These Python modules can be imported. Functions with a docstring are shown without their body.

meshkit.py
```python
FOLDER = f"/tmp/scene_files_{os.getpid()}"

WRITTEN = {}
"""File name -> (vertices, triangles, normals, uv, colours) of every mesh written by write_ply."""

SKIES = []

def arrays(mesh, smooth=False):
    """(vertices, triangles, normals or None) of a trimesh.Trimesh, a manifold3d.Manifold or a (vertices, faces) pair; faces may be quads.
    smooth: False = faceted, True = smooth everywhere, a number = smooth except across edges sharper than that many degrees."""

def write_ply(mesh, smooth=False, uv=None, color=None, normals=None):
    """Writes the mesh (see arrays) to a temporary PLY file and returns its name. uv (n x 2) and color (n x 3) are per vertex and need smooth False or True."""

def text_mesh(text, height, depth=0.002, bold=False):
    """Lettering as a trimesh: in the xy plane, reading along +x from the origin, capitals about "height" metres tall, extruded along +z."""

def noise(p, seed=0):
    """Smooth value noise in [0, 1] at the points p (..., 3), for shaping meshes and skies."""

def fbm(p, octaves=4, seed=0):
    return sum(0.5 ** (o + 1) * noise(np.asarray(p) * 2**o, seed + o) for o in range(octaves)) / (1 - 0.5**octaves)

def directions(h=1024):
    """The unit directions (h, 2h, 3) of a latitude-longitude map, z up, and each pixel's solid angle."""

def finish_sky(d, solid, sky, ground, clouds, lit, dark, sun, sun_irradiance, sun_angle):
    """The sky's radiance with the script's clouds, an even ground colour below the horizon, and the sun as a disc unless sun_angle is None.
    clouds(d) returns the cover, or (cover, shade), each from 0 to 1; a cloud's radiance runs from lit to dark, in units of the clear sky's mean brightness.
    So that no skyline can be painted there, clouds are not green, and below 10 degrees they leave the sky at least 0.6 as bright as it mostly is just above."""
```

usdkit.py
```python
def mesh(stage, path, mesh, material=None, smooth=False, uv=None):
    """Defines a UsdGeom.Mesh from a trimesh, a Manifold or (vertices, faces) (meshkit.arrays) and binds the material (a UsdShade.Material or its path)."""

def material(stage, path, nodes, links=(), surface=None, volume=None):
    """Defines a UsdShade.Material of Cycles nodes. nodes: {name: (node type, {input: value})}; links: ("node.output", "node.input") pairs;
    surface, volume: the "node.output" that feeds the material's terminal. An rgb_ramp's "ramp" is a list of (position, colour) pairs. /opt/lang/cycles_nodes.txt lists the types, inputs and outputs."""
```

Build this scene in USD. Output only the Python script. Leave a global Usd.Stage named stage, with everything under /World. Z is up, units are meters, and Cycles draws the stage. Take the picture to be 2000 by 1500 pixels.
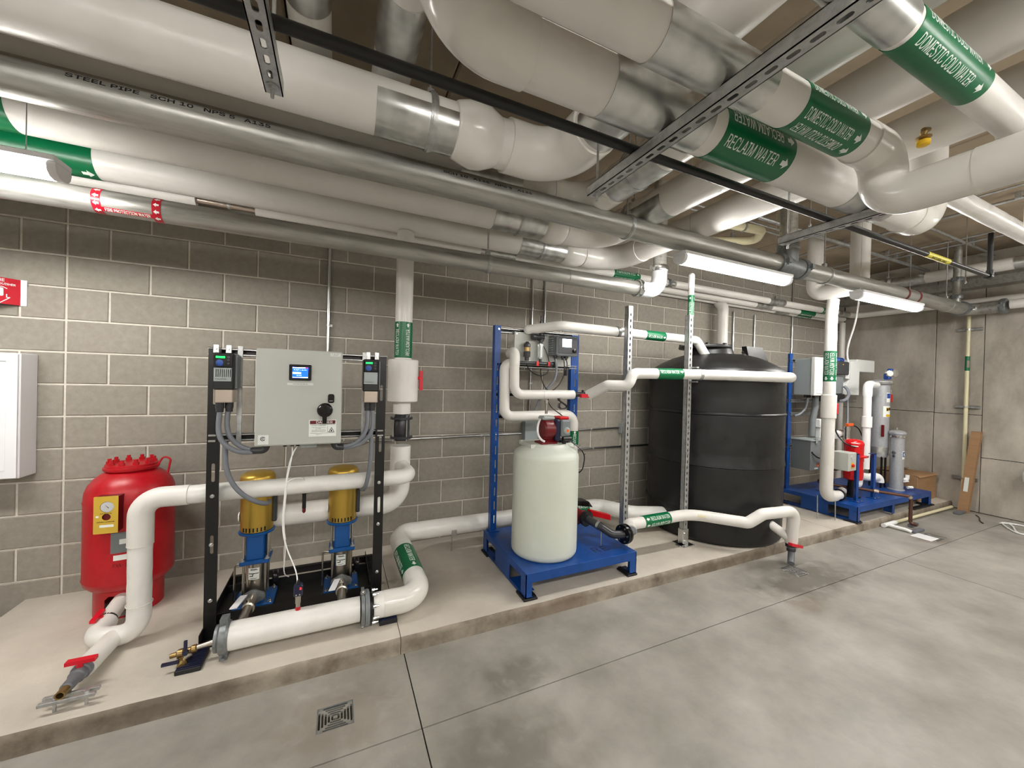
import math, random
import numpy as np, trimesh, usdkit, meshkit
import manifold3d as m3
from shapely import geometry as sg, affinity
from shapely.ops import unary_union
from pxr import Usd, UsdGeom, UsdLux, Gf, Sdf, Vt

random.seed(7); rng = np.random.default_rng(7)
stage = Usd.Stage.CreateInMemory()
UsdGeom.SetStageUpAxis(stage, UsdGeom.Tokens.z); UsdGeom.SetStageMetersPerUnit(stage, 1.0)
UsdGeom.Xform.Define(stage, '/World'); UsdGeom.Scope.Define(stage, '/World/Looks')

# ------------------------------------------------------------------ camera, light, exposure
YAW, PITCH, ROLL, CAM = .4299, -.0066, .0254, np.array([1.5659, -3.3751, 1.5127])
fw = np.array([math.sin(YAW)*math.cos(PITCH), math.cos(YAW)*math.cos(PITCH), math.sin(PITCH)])
rt = np.array([math.cos(YAW), -math.sin(YAW), 0.]); up = np.cross(rt, fw)
rt, up = math.cos(ROLL)*rt + math.sin(ROLL)*up, -math.sin(ROLL)*rt + math.cos(ROLL)*up
cam = UsdGeom.Camera.Define(stage, '/World/Camera')
cam.AddTransformOp().Set(Gf.Matrix4d(*rt, 0, *up, 0, *(-fw), 0, *CAM, 1))
cam.CreateHorizontalApertureAttr(36.0); cam.CreateVerticalApertureAttr(27.0)
cam.CreateFocalLengthAttr(745.6256/2000*36)
cam.CreateClippingRangeAttr(Gf.Vec2f(.05, 60))
cam.CreateExposureAttr(1.45)
LAMP = 26.0          # radiance of the strip lights' lenses
# the room is lit only by its strip lights: (x of left end, y, z of the housing's top, length); the last rows hang behind the camera
LAMPS = [(-.70, -1.15, 2.375, 1.22), (3.70, -1.44, 2.44, 1.22), (5.93, -1.47, 2.44, 1.22),
         (-2.3, -4.3, 2.60, 1.22), (-.2, -4.3, 2.60, 1.22), (1.9, -4.3, 2.60, 1.22), (4.0, -4.3, 2.60, 1.22), (6.1, -4.3, 2.60, 1.22), (6.9, -3.2, 2.60, 1.22), (-1.0, -6.6, 2.60, 1.22), (2.2, -6.6, 2.60, 1.22), (5.4, -6.6, 2.60, 1.22)]

# ------------------------------------------------------------------ materials
def lin(r, g, b):
    f = lambda c: c/255/12.92 if c <= 10 else ((c/255+.055)/1.055)**2.4
    return (f(r), f(g), f(b))
M = {}
def mat(name, col, rough=.5, metal=0., **k):
    M[name] = usdkit.material(stage, '/World/Looks/'+name, {"p": ("principled_bsdf", {"base_color": col, "roughness": rough, "metallic": metal, **k})}, surface="p.BSDF"); return M[name]
def nmat(name, c0, c1, scale=8, rough=(.5, .6), metal=0., bump=0., bscale=None, dist=.002, detail=4, stretch=None, lo=.3, hi=.7, vary=0., coord='o', **k):
    """two tones mixed by noise, roughness and relief from the same noise; vary: brightness spread between separate pieces"""
    n = {"g": ("geometry", {}), "t": ("texture_coordinate", {}), "m": ("mapping", {"scale": stretch or (1, 1, 1)}),
         "n": ("noise_texture", {"scale": scale, "detail": detail, "roughness": .6}),
         "r": ("rgb_ramp", {"ramp": [(lo, c0), (hi, c1)]}),
         "rr": ("map_range", {"from_min": .3, "from_max": .7, "to_min": rough[0], "to_max": rough[1], "clamp": True}),
         "p": ("principled_bsdf", {"metallic": metal, **k})}
    l = [("t.object" if coord == 'o' else "g.position", "m.vector"), ("m.vector", "n.vector"), ("n.fac", "r.fac"), ("n.fac", "rr.value"), ("rr.result", "p.roughness")]
    src = "r.color"
    if vary:
        n["oi"] = ("object_info", {}); n["vr"] = ("map_range", {"from_min": 0., "from_max": 1., "to_min": 1-vary, "to_max": 1+vary})
        n["h"] = ("hsv", {"hue": .5, "saturation": 1., "fac": 1.})
        l += [("oi.random", "vr.value"), ("vr.result", "h.value"), (src, "h.color")]; src = "h.color"
    l.append((src, "p.base_color"))
    if bump:
        n["b"] = ("bump", {"strength": bump, "distance": dist}); l.append(("b.normal", "p.normal"))
        if bscale:
            n["n2"] = ("noise_texture", {"scale": bscale, "detail": 3}); l += [("m.vector", "n2.vector"), ("n2.fac", "b.height")]
        else: l.append(("n.fac", "b.height"))
    M[name] = usdkit.material(stage, '/World/Looks/'+name, n, l, surface="p.BSDF"); return M[name]

nmat('jacket', lin(222, 219, 213), lin(231, 228, 223), 3, (.32, .42), bump=.15, bscale=220, dist=.0006)
nmat('jacket_wrap', lin(226, 224, 219), lin(236, 234, 230), 5, (.28, .4), bump=.5, bscale=14, dist=.004)
nmat('fitting', lin(223, 221, 214), lin(232, 229, 223), 3, (.14, .24))
nmat('sheet_galv', lin(196, 197, 195), lin(212, 213, 210), 12, (.26, .34), .9, detail=1)
nmat('pipe_galv', lin(158, 157, 151), lin(192, 191, 186), 14, (.32, .5), .72, bump=.12, dist=.001, stretch=(.25, 2.5, 2.5))
nmat('zinc', lin(176, 178, 178), lin(200, 201, 200), 30, (.32, .42), .8)
mat('zinc_bright', lin(205, 206, 206), .25, 1.)
mat('stainless', lin(196, 190, 180), .27, 1.)
mat('chrome', lin(225, 225, 225), .08, 1.)
nmat('cast_grey', lin(118, 122, 124), lin(140, 144, 146), 40, (.4, .5), .55, bump=.2, bscale=120, dist=.0008)
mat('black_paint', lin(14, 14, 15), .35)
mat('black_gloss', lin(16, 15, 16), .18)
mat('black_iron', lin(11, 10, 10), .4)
mat('rubber', lin(24, 24, 28), .6)
nmat('blue_paint', lin(10, 62, 132), lin(13, 74, 152), 6, (.3, .4))
mat('pump_blue', lin(14, 82, 152), .35)
nmat('red_paint', lin(172, 14, 26), lin(188, 18, 32), 5, (.3, .42))
mat('red_bright', lin(206, 16, 24), .25)
mat('red_handle', lin(214, 16, 40), .35)
mat('dark_red', lin(104, 14, 22), .35)
mat('gold', lin(196, 162, 72), .36, .75)
mat('grey_hose', lin(118, 122, 130), .45)
mat('grey_pvc', lin(104, 106, 112), .4)
mat('dark_pvc', lin(52, 53, 56), .32)
mat('black_pvc', lin(26, 26, 28), .25)
mat('green_tape', lin(0, 104, 62), .33)
mat('white_print', lin(232, 236, 232), .4)
mat('black_print', lin(24, 24, 24), .5)
mat('grey_print', lin(120, 120, 118), .5)
mat('red_tape', lin(192, 18, 40), .35)
mat('yellow_tape', lin(214, 204, 66), .4)
mat('yellow', lin(222, 176, 20), .35)
mat('yellow_plate', lin(206, 172, 62), .4)
mat('orange', lin(232, 96, 30), .4)
mat('panel_grey', lin(186, 188, 182), .38)
mat('panel_light', lin(222, 224, 222), .36)
mat('panel_dark', lin(120, 126, 128), .4)
mat('box_grey', lin(158, 166, 166), .42)
mat('white_enamel', lin(236, 236, 240), .3)
mat('white_pvc', lin(240, 240, 240), .25)
mat('cream_pvc', lin(226, 218, 182), .35)
mat('copper', lin(96, 66, 54), .42, .6)
mat('copper_clean', lin(200, 186, 174), .3, .9)
mat('brass', lin(160, 134, 88), .38, .9)
mat('dark_blue_plastic', lin(30, 34, 62), .3)
mat('blue_plastic', lin(28, 74, 160), .35)
nmat('poly_white', lin(206, 212, 200), lin(214, 219, 208), 3, (.38, .46), subsurface_weight=.25, subsurface_scale=.03, subsurface_radius=(1., 1., .8))
nmat('poly_black', lin(19, 19, 19), lin(25, 25, 25), 9, (.34, .5), bump=.1, bscale=160, dist=.0005)
nmat('tank_grey', lin(166, 168, 172), lin(182, 184, 187), 60, (.35, .45), .35)
nmat('cardboard', lin(150, 116, 82), lin(166, 130, 94), 5, (.75, .85), stretch=(1, 1, 6))
nmat('cmu', lin(138, 132, 122), lin(157, 151, 141), 26, (.85, .95), bump=.5, bscale=210, dist=.0025, detail=6, vary=.07, coord='p', lo=.25, hi=.75)
nmat('mortar', lin(196, 190, 179), lin(214, 208, 197), 30, (.9, .95), bump=.4, bscale=240, dist=.001, coord='p')
nmat('poured_wall', lin(146, 139, 128), lin(192, 186, 175), 3.2, (.8, .92), bump=.4, bscale=35, dist=.006, detail=7, coord='p', stretch=(1, 1, .55))
nmat('deck', lin(136, 122, 102), lin(160, 144, 122), 3, (.85, .95), bump=.2, bscale=60, dist=.004, coord='p', detail=6)
nmat('paint_wall', lin(190, 187, 180), lin(200, 197, 190), 2, (.8, .9), coord='p')
nmat('joint_dark', lin(52, 48, 42), lin(72, 67, 60), 20, (.9, .95), coord='p')
nmat('pvc_jacket_far', lin(218, 216, 210), lin(228, 226, 221), 3, (.35, .45))
mat('tape_clear', lin(206, 206, 202), .16)
mat('dial', lin(196, 198, 200), .2)
mat('tube_clear', lin(220, 224, 224), .12, 0., transmission_weight=.6)
def emit(name, col, s): mat(name, (0, 0, 0), .3, emission_color=col, emission_strength=s)
emit('lens', (1., .975, .925), LAMP)
emit('screen_blue', lin(10, 70, 255), 1.6); emit('screen_white', lin(190, 225, 255), 1.5)
emit('screen_green', lin(10, 240, 90), 1.0); emit('screen_pale', lin(190, 226, 255), 1.1); emit('led_red', lin(255, 20, 20), 2.5); emit('screen_red', lin(170, 60, 90), .8)

def stained(name, c0, c1, spots, scale, rough, bump, bscale, extra=None):
    """concrete with darker, brownish stains that keep their place (centre, size, strength)"""
    n = {"g": ("geometry", {}), "n": ("noise_texture", {"scale": scale, "detail": 8, "roughness": .62}), "nb": ("noise_texture", {"scale": .8, "detail": 3}),
         "r": ("rgb_ramp", {"ramp": [(.28, c0), (.72, c1)]}), "f": ("noise_texture", {"scale": bscale, "detail": 4}), "b": ("bump", {"strength": bump, "distance": .003}),
         "rb": ("map_range", {"from_min": .3, "from_max": .7, "to_min": .9, "to_max": 1.1}), "h": ("hsv", {"hue": .5, "saturation": 1., "fac": 1.}),
         "rr": ("map_range", {"from_min": .3, "from_max": .7, "to_min": rough[0], "to_max": rough[1], "clamp": True}), "p": ("principled_bsdf", {"specular_ior_level": .4})}
    l = [("g.position", "n.vector"), ("g.position", "nb.vector"), ("g.position", "f.vector"), ("n.fac", "r.fac"), ("nb.fac", "rb.value"), ("rb.result", "h.value"), ("r.color", "h.color"),
         ("f.fac", "b.height"), ("b.normal", "p.normal"), ("nb.fac", "rr.value"), ("rr.result", "p.roughness")]
    src = "h.color"
    for i, (c, s, k, col) in enumerate(spots):
        a = "abcdefghijklmnopq"[i]
        n["m"+a] = ("mapping", {"location": tuple(-np.array(c)/np.array(s)), "scale": tuple(1/np.array(s))})
        n["w"+a] = ("noise_texture", {"scale": 9., "detail": 6, "distortion": .6}); n["q"+a] = ("gradient_texture", {"gradient_type": "spherical"})
        n["x"+a] = ("math", {"math_type": "multiply"}); n["y"+a] = ("map_range", {"from_min": .12, "from_max": .36, "to_min": 0., "to_max": k, "clamp": True})
        n["z"+a] = ("mix_color", {"blend_type": "mix", "b": col})
        l += [("g.position", f"m{a}.vector"), (f"m{a}.vector", f"q{a}.vector"), ("g.position", f"w{a}.vector"), (f"q{a}.fac", f"x{a}.value1"), (f"w{a}.fac", f"x{a}.value2"), (f"x{a}.value", f"y{a}.value"), (f"y{a}.result", f"z{a}.fac"), (src, f"z{a}.a")]
        src = f"z{a}.result"
    l.append((src, "p.base_color"))
    M[name] = usdkit.material(stage, '/World/Looks/'+name, n, l, surface="p.BSDF")
DK, BR, PALE = lin(92, 88, 78), lin(112, 96, 82), lin(176, 172, 165)
stained('floor_concrete', lin(126, 123, 115), lin(172, 168, 160), [((5.0, -1.62, 0), (.95, .32, .3), .75, DK), ((2.42, -1.62, 0), (.35, .2, .3), .55, DK), ((2.25, -2.0, 0), (.5, .35, .3), .5, DK), ((4.6, -1.83, 0), (.3, .15, .2), .5, BR), ((1.6, -1.55, 0), (.45, .4, .3), .4, BR), ((7.2, -1.6, 0), (.4, .2, .2), .6, BR), ((3.35, -2.55, 0), (.9, .3, .3), .35, PALE), ((2.0, -2.35, 0), (.6, .25, .3), .4, DK)], 2.2, (.32, .5), .25, 40)
stained('pad_concrete', lin(186, 178, 166), lin(208, 200, 188), [((2.3, -.75, .09), (.8, .35, .2), .35, lin(150, 138, 122)), ((4.6, -.5, .09), (1., .5, .2), .3, lin(150, 138, 122))], 3., (.6, .75), .2, 70)
stained('pad_edge', lin(96, 85, 72), lin(172, 162, 147), [((.9, -1.24, .05), (.5, .1, .1), .6, lin(84, 74, 62)), ((4.6, -1.24, .04), (.9, .1, .1), .6, lin(96, 82, 66)), ((2.9, -1.24, .04), (.6, .1, .1), .5, lin(112, 92, 76))], 6., (.75, .9), .5, 60)

# ------------------------------------------------------------------ geometry helpers
A3 = lambda *v: np.array(v, float)
def cat(*ms):
    ms = [m for m in ms if m is not None]
    return ms[0] if len(ms) == 1 else trimesh.util.concatenate(ms)
def box(x0, x1, y0, y1, z0, z1, b=0.):
    x0, x1, y0, y1, z0, z1 = min(x0, x1), max(x0, x1), min(y0, y1), max(y0, y1), min(z0, z1), max(z0, z1)
    if b <= 0:
        return trimesh.creation.box(bounds=[[x0, y0, z0], [x1, y1, z1]])
    b = min(b, (x1-x0)*.45, (y1-y0)*.45, (z1-z0)*.45); p = []
    for x, sx in ((x0, 1), (x1, -1)):
        for y, sy in ((y0, 1), (y1, -1)):
            for z, sz in ((z0, 1), (z1, -1)):
                p += [(x, y+sy*b, z+sz*b), (x+sx*b, y, z+sz*b), (x+sx*b, y+sy*b, z)]
    return trimesh.convex.convex_hull(np.array(p))
def hull(pts): return trimesh.convex.convex_hull(np.array(pts, float))
def frame(d):
    d = np.asarray(d, float); d = d/np.linalg.norm(d)
    a = A3(0, 0, 1) if abs(d[2]) < .9 else A3(1, 0, 0)
    u = np.cross(a, d); u /= np.linalg.norm(u)
    return d, u, np.cross(d, u)
def lathe(o, axis, prof, n=36, caps=True):
    """prof: (distance along axis, radius) pairs"""
    d, u, v = frame(axis); o = np.asarray(o, float); V = []; t = np.linspace(0, 2*math.pi, n, endpoint=False)
    ring = np.outer(np.cos(t), u) + np.outer(np.sin(t), v)
    for s, r in prof: V.append(o + d*s + ring*r)
    F = []; k = len(prof)
    for i in range(k-1):
        for j in range(n):
            a, b = i*n+j, i*n+(j+1) % n
            F += [(a, b, b+n), (a, b+n, a+n)]
    V = np.vstack(V)
    if caps:
        c0, c1 = len(V), len(V)+1; V = np.vstack([V, o+d*prof[0][0], o+d*prof[-1][0]])
        for j in range(n):
            F += [(c0, (j+1) % n, j), (c1, (k-1)*n+j, (k-1)*n+(j+1) % n)]
    return trimesh.Trimesh(V, F, process=False)
def cyl(p0, p1, r, n=20, r1=None, bev=0.):
    p0, p1 = A3(*p0), A3(*p1); L = np.linalg.norm(p1-p0); r1 = r if r1 is None else r1
    prof = [(0, r-bev), (bev, r), (L-bev, r1), (L, r1-bev)] if bev else [(0, r), (L, r1)]
    return lathe(p0, p1-p0, prof, n)
def ball(c, r, n=2):
    s = trimesh.creation.icosphere(subdivisions=n, radius=r); s.apply_translation(c); return s
def route(pts, bend, seg=8):
    pts = [A3(*p) for p in pts]; out = [pts[0]]
    for i in range(1, len(pts)-1):
        a, b, c = pts[i-1], pts[i], pts[i+1]; u, w = a-b, c-b; lu, lw = np.linalg.norm(u), np.linalg.norm(w); u, w = u/lu, w/lw
        R = bend[i-1] if isinstance(bend, (list, tuple)) else bend
        ang = math.acos(np.clip(u@w, -1, 1)); t = min(R/math.tan(ang/2), lu*.49 if i > 1 else lu*.98, lw*.49 if i < len(pts)-2 else lw*.98); R = t*math.tan(ang/2)
        cen = b + (u+w)/np.linalg.norm(u+w)*R/math.sin(ang/2); s, e = b+u*t-cen, b+w*t-cen; th = math.pi-ang
        for k in range(seg+1):
            q = th*k/seg; out.append(cen + (s*math.sin(th-q) + e*math.sin(q))/math.sin(th))
    out.append(pts[-1]); keep = [out[0]]
    for p in out[1:]:
        if np.linalg.norm(p-keep[-1]) > 1e-5: keep.append(p)
    return np.array(keep)
def sweep(line, r, n=24, caps=True, lump=0., seed=0, step=None):
    P = np.asarray(line, float)
    if step:
        Q = [P[0]]
        for a, b in zip(P[:-1], P[1:]):
            k = max(1, int(np.linalg.norm(b-a)/step)); Q += [a+(b-a)*(i+1)/k for i in range(k)]
        P = np.array(Q)
    T = np.gradient(P, axis=0) if len(P) > 2 else np.repeat([P[1]-P[0]], 2, 0); T[0] = P[1]-P[0]; T[-1] = P[-1]-P[-2]
    T /= np.linalg.norm(T, axis=1)[:, None]; _, u, _ = frame(T[0]); V = []; t = np.linspace(0, 2*math.pi, n, endpoint=False)
    for i in range(len(P)):
        u = u - T[i]*(u@T[i]); u /= np.linalg.norm(u); v = np.cross(T[i], u)
        ring = np.outer(np.cos(t), u) + np.outer(np.sin(t), v); rr = r if np.ndim(r) == 0 else r[i]
        if lump: rr = (rr + lump*(meshkit.fbm((P[i]+ring*r)*16+seed, 3, seed)*2-1))[:, None]
        V.append(P[i] + ring*rr)
    F = []; k = len(P)
    for i in range(k-1):
        for j in range(n):
            a, b = i*n+j, i*n+(j+1) % n; F += [(a, b, b+n), (a, b+n, a+n)]
    V = np.vstack(V)
    if caps:
        c = len(V); V = np.vstack([V, P[0], P[-1]])
        for j in range(n): F += [(c, (j+1) % n, j), (c+1, (k-1)*n+j, (k-1)*n+(j+1) % n)]
    return trimesh.Trimesh(V, F, process=False)
def tube(pts, r, bend=.05, n=14, seg=6, **k): return sweep(route(pts, bend, seg), r, n, **k)
def curve(pts, r, n=10, m=24):
    """smooth cable through the points"""
    from scipy.interpolate import CubicSpline
    P = np.array(pts, float); s = np.r_[0, np.cumsum(np.linalg.norm(np.diff(P, axis=0), axis=1))]
    return sweep(CubicSpline(s, P)(np.linspace(0, s[-1], m)), r, n)
def shell(p0, p1, r0, r1, n=40, a0=0., a1=2*math.pi, zero=None):
    """part of a tube wall between radii r0 < r1, angles from a0 to a1 about the axis, measured from the direction zero"""
    p0, p1 = A3(*p0), A3(*p1); d = (p1-p0)/np.linalg.norm(p1-p0)
    if zero is None: zero = frame(d)[1]
    u = np.asarray(zero, float) - d*(np.asarray(zero, float)@d); u /= np.linalg.norm(u); v = np.cross(d, u)
    full = abs(a1-a0-2*math.pi) < 1e-6; t = np.linspace(a0, a1, n, endpoint=not full); ring = np.outer(np.cos(t), u)+np.outer(np.sin(t), v)
    V = np.vstack([p0+ring*r1, p1+ring*r1, p1+ring*r0, p0+ring*r0]); F = []
    for j in range(n if full else n-1):
        k = (j+1) % n
        for q in range(4):
            a, b = q*n, ((q+1) % 4)*n; F += [(a+j, a+k, b+k), (a+j, b+k, b+j)]
    if not full: F += [(0, n, 2*n), (0, 2*n, 3*n), (n-1, 3*n-1, 2*n-1), (n-1, 4*n-1, 3*n-1)]
    return trimesh.Trimesh(V, F, process=False)
def plate(poly, o, u, v, h):
    """shapely polygon in the (u, v) plane at o, extruded by h along u x v"""
    gs = [g for g in getattr(poly, 'geoms', [poly]) if g.area > 1e-9]
    m = trimesh.util.concatenate([trimesh.creation.extrude_polygon(g, abs(h), engine='earcut') for g in gs])
    u, v = A3(*u), A3(*v); w = np.cross(u, v)*np.sign(h); T = np.eye(4); T[:3, 0], T[:3, 1], T[:3, 2], T[:3, 3] = u, v, w, o
    m.apply_transform(T)
    if np.sign(h) < 0: m.invert()
    return m
def rrect(w, h, r, n=6, c=(0, 0)):
    return sg.box(c[0]-w/2+r, c[1]-h/2+r, c[0]+w/2-r, c[1]+h/2-r).buffer(r, quad_segs=n)
def slot(cx, cy, w, h): 
    r = min(w, h)/2*.98
    return rrect(w, h, r, 4, (cx, cy))
def channel(p0, p1, web_n, w=.041, d=.041, t=.0028, hole=(.028, .014, .048), lips=True, off=.03):
    """slotted channel from p0 to p1; web_n points out of the slotted web, p0-p1 run along the middle of the web's outside"""
    p0, p1 = A3(*p0), A3(*p1); L = np.linalg.norm(p1-p0); u = (p1-p0)/L; nrm = A3(*web_n); nrm -= u*(nrm@u); nrm /= np.linalg.norm(nrm); v = np.cross(nrm, u)
    poly = sg.box(0, -w/2, L, w/2)
    if hole:
        k = int((L-2*off)/hole[2])+1; poly = poly.difference(unary_union([slot(off+i*hole[2], 0, hole[0], hole[1]) for i in range(k)]))
    ms = [plate(poly, p0, u, v, -t)]
    for s in (-1, 1):
        ms.append(plate(sg.box(0, -d, L, 0), p0+v*(s*w/2), u, nrm, t*(-1 if s*np.dot(np.cross(u, nrm), v) > 0 else 1)))
        if lips: ms.append(plate(sg.box(0, min(s*w/2, s*w/2-s*.009), L, max(s*w/2, s*w/2-s*.009)), p0-nrm*d, u, v, t))
    return cat(*ms)
def hexbolt(c, d, r=.008, h=.006, wash=True):
    d, u, v = frame(d); c = A3(*c)
    ms = [lathe(c, d, [(0, r), (h, r), (h, r*.55), (h*1.9, r*.5)], 6)]
    if wash: ms.append(lathe(c, d, [(0, r*1.5), (h*.25, r*1.5)], 14))
    return cat(*ms)
def wrap_text(text, P0, t, nrm, r, h, width=None, mirror=False, bold=True, depth=.0006):
    """lettering bent round a pipe: t = reading direction (along the axis), nrm = outward direction at the letters' middle; centred on P0 (a point on the axis)"""
    m = meshkit.text_mesh(text, h, depth, bold) if isinstance(text, str) else text
    v, f = trimesh.remesh.subdivide_to_size(m.vertices, m.faces, max(.006, r*.16), 12)
    v = v.copy(); lo, hi = v[:, 0].min(), v[:, 0].max(); v[:, 0] -= (lo+hi)/2; v[:, 1] -= (v[:, 1].min()+v[:, 1].max())/2
    if width: v[:, 0] *= width/(hi-lo)
    t, nrm = A3(*t), A3(*nrm); nrm -= t*(nrm@t); nrm /= np.linalg.norm(nrm); u = np.cross(nrm, t); a = v[:, 1]/r
    P = A3(*P0) + np.outer(v[:, 0], t) + (r+v[:, 2])[:, None]*(np.outer(np.cos(a), nrm)+np.outer(np.sin(a), u))
    return trimesh.Trimesh(P, f, process=False)
def arrow(h):
    p = sg.Polygon([(-.5*h, -.22*h), (0, -.22*h), (0, -.5*h), (.55*h, 0), (0, .5*h), (0, .22*h), (-.5*h, .22*h)])
    return trimesh.creation.extrude_polygon(p, .0006, engine='earcut')
def flat_text(text, c, u, v, h, width=None, bold=False, depth=.0006):
    m = meshkit.text_mesh(text, h, depth, bold); V = m.vertices.copy(); lo, hi = V[:, 0].min(), V[:, 0].max()
    V[:, 0] -= (lo+hi)/2; V[:, 1] -= (V[:, 1].min()+V[:, 1].max())/2
    if width: V[:, 0] *= width/(hi-lo)
    u, v = A3(*u), A3(*v); return trimesh.Trimesh(A3(*c)+np.outer(V[:, 0], u)+np.outer(V[:, 1], v)+np.outer(V[:, 2], np.cross(u, v)), m.faces, process=False)

# ------------------------------------------------------------------ things and parts
used = {}
def numbered(parent, name):
    k = used.get((parent, name), 0); used[(parent, name)] = k+1
    return f'{parent}/{name}' + (f'_{k:03d}' if k else '')
ORG = {}
def thing(name, label=None, cat_=None, at=(0, 0, 0), group=None, kind=None):
    p = numbered('/World', name); x = UsdGeom.Xform.Define(stage, p); x.AddTranslateOp().Set(Gf.Vec3d(*map(float, at))); q = x.GetPrim(); ORG[p] = A3(*at)
    for k, v in (('label', label), ('category', cat_), ('group', group), ('kind', kind)):
        if v: q.SetCustomDataByKey(k, v)
    return p
def part(parent, name, m, material, label=None, smooth=32, kind=None):
    p = numbered(parent, name); o = ORG[parent]; ORG[p] = o
    m = trimesh.Trimesh(np.asarray(m.vertices)-o, m.faces, process=False)
    q = usdkit.mesh(stage, p, m, M[material], smooth=smooth).GetPrim()
    if label: q.SetCustomDataByKey('label', label)
    if kind: q.SetCustomDataByKey('kind', kind)
    return p
def pipe_label(parent, p0, p1, r, text, rows, band='green_tape', flow=1, h=None, lname='pipe_label', white='white_print', frac=.72, arrows=True):
    """coloured band round a pipe from p0 to p1 with lettering; rows: (outward direction, reads p0->p1 or back)"""
    p0, p1 = A3(*p0), A3(*p1); L = np.linalg.norm(p1-p0); t = (p1-p0)/L; mid = (p0+p1)/2
    b = part(parent, lname, shell(p0, p1, r-.001, r+.0016), band, f'{band.split("_")[0]} pipe label')
    h = h or r*.55; ms = []
    for nrm, fwd in rows:
        tt = t if fwd else -t
        ms.append(wrap_text(text, mid - t*flow*L*(.075 if arrows else 0), tt, nrm, r+.0016, h, L*frac, bold=False))
        if arrows: ms.append(wrap_text(arrow(h*.95), mid + t*flow*L*.405, t*flow, nrm, r+.0016, h))
    part(b, 'lettering', cat(*ms), white, 'white lettering', smooth=False)
    return b
def clamp(parent, c, axis, r, top=None, w=.03, name='hanger', rod=.006):
    """strap round a pipe with its bolt boss on top and, if top is given, a threaded rod up to that height"""
    d = A3(*axis); c = A3(*c)
    m = [shell(c-d*w/2, c+d*w/2, r, r+.004), shell(c-d*w*.22, c+d*w*.22, r+.003, r+.0075), box(c[0]-.016, c[0]+.016, c[1]-.016, c[1]+.016, c[2]+r, c[2]+r+.035, .003)]
    if top: m.append(cyl((c[0], c[1], c[2]+r+.02), (c[0], c[1], top), rod, 10))
    return part(parent, name, cat(*m), 'zinc', 'galvanised strap hanger')
def shield(parent, p0, p1, r, down=(0, 0, -1), half=95):
    a = math.radians(half); return part(parent, 'shield', shell(p0, p1, r, r+.003, 48, -a, a, down), 'sheet_galv', 'bare galvanised sheet saddle')
def coupling(parent, c, axis, r, w=.05, ears=(0, 1, 0), mt='cast_grey', name='coupling'):
    c = A3(*c); d = A3(*axis); e = A3(*ears)
    m = [lathe(c-d*w/2, d, [(0, r+.001), (0, r+.012), (w*.2, r+.018), (w*.8, r+.018), (w, r+.012), (w, r+.001)], 32)]
    for s in (-1, 1):
        q = c+e*s*(r+.022); x, y_, z_ = q; m += [hull([q+d*a*w*.45+e*b*.02+np.cross(d, e)*g*.016 for a in (-1, 1) for b in (-1, 1) for g in (-1, 1)]), cyl(q-np.cross(d, e)*.03, q+np.cross(d, e)*.03, .006, 8)]
    return part(parent, name, cat(*m), mt, 'bolted grooved coupling')

CEIL = 3.30
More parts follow.
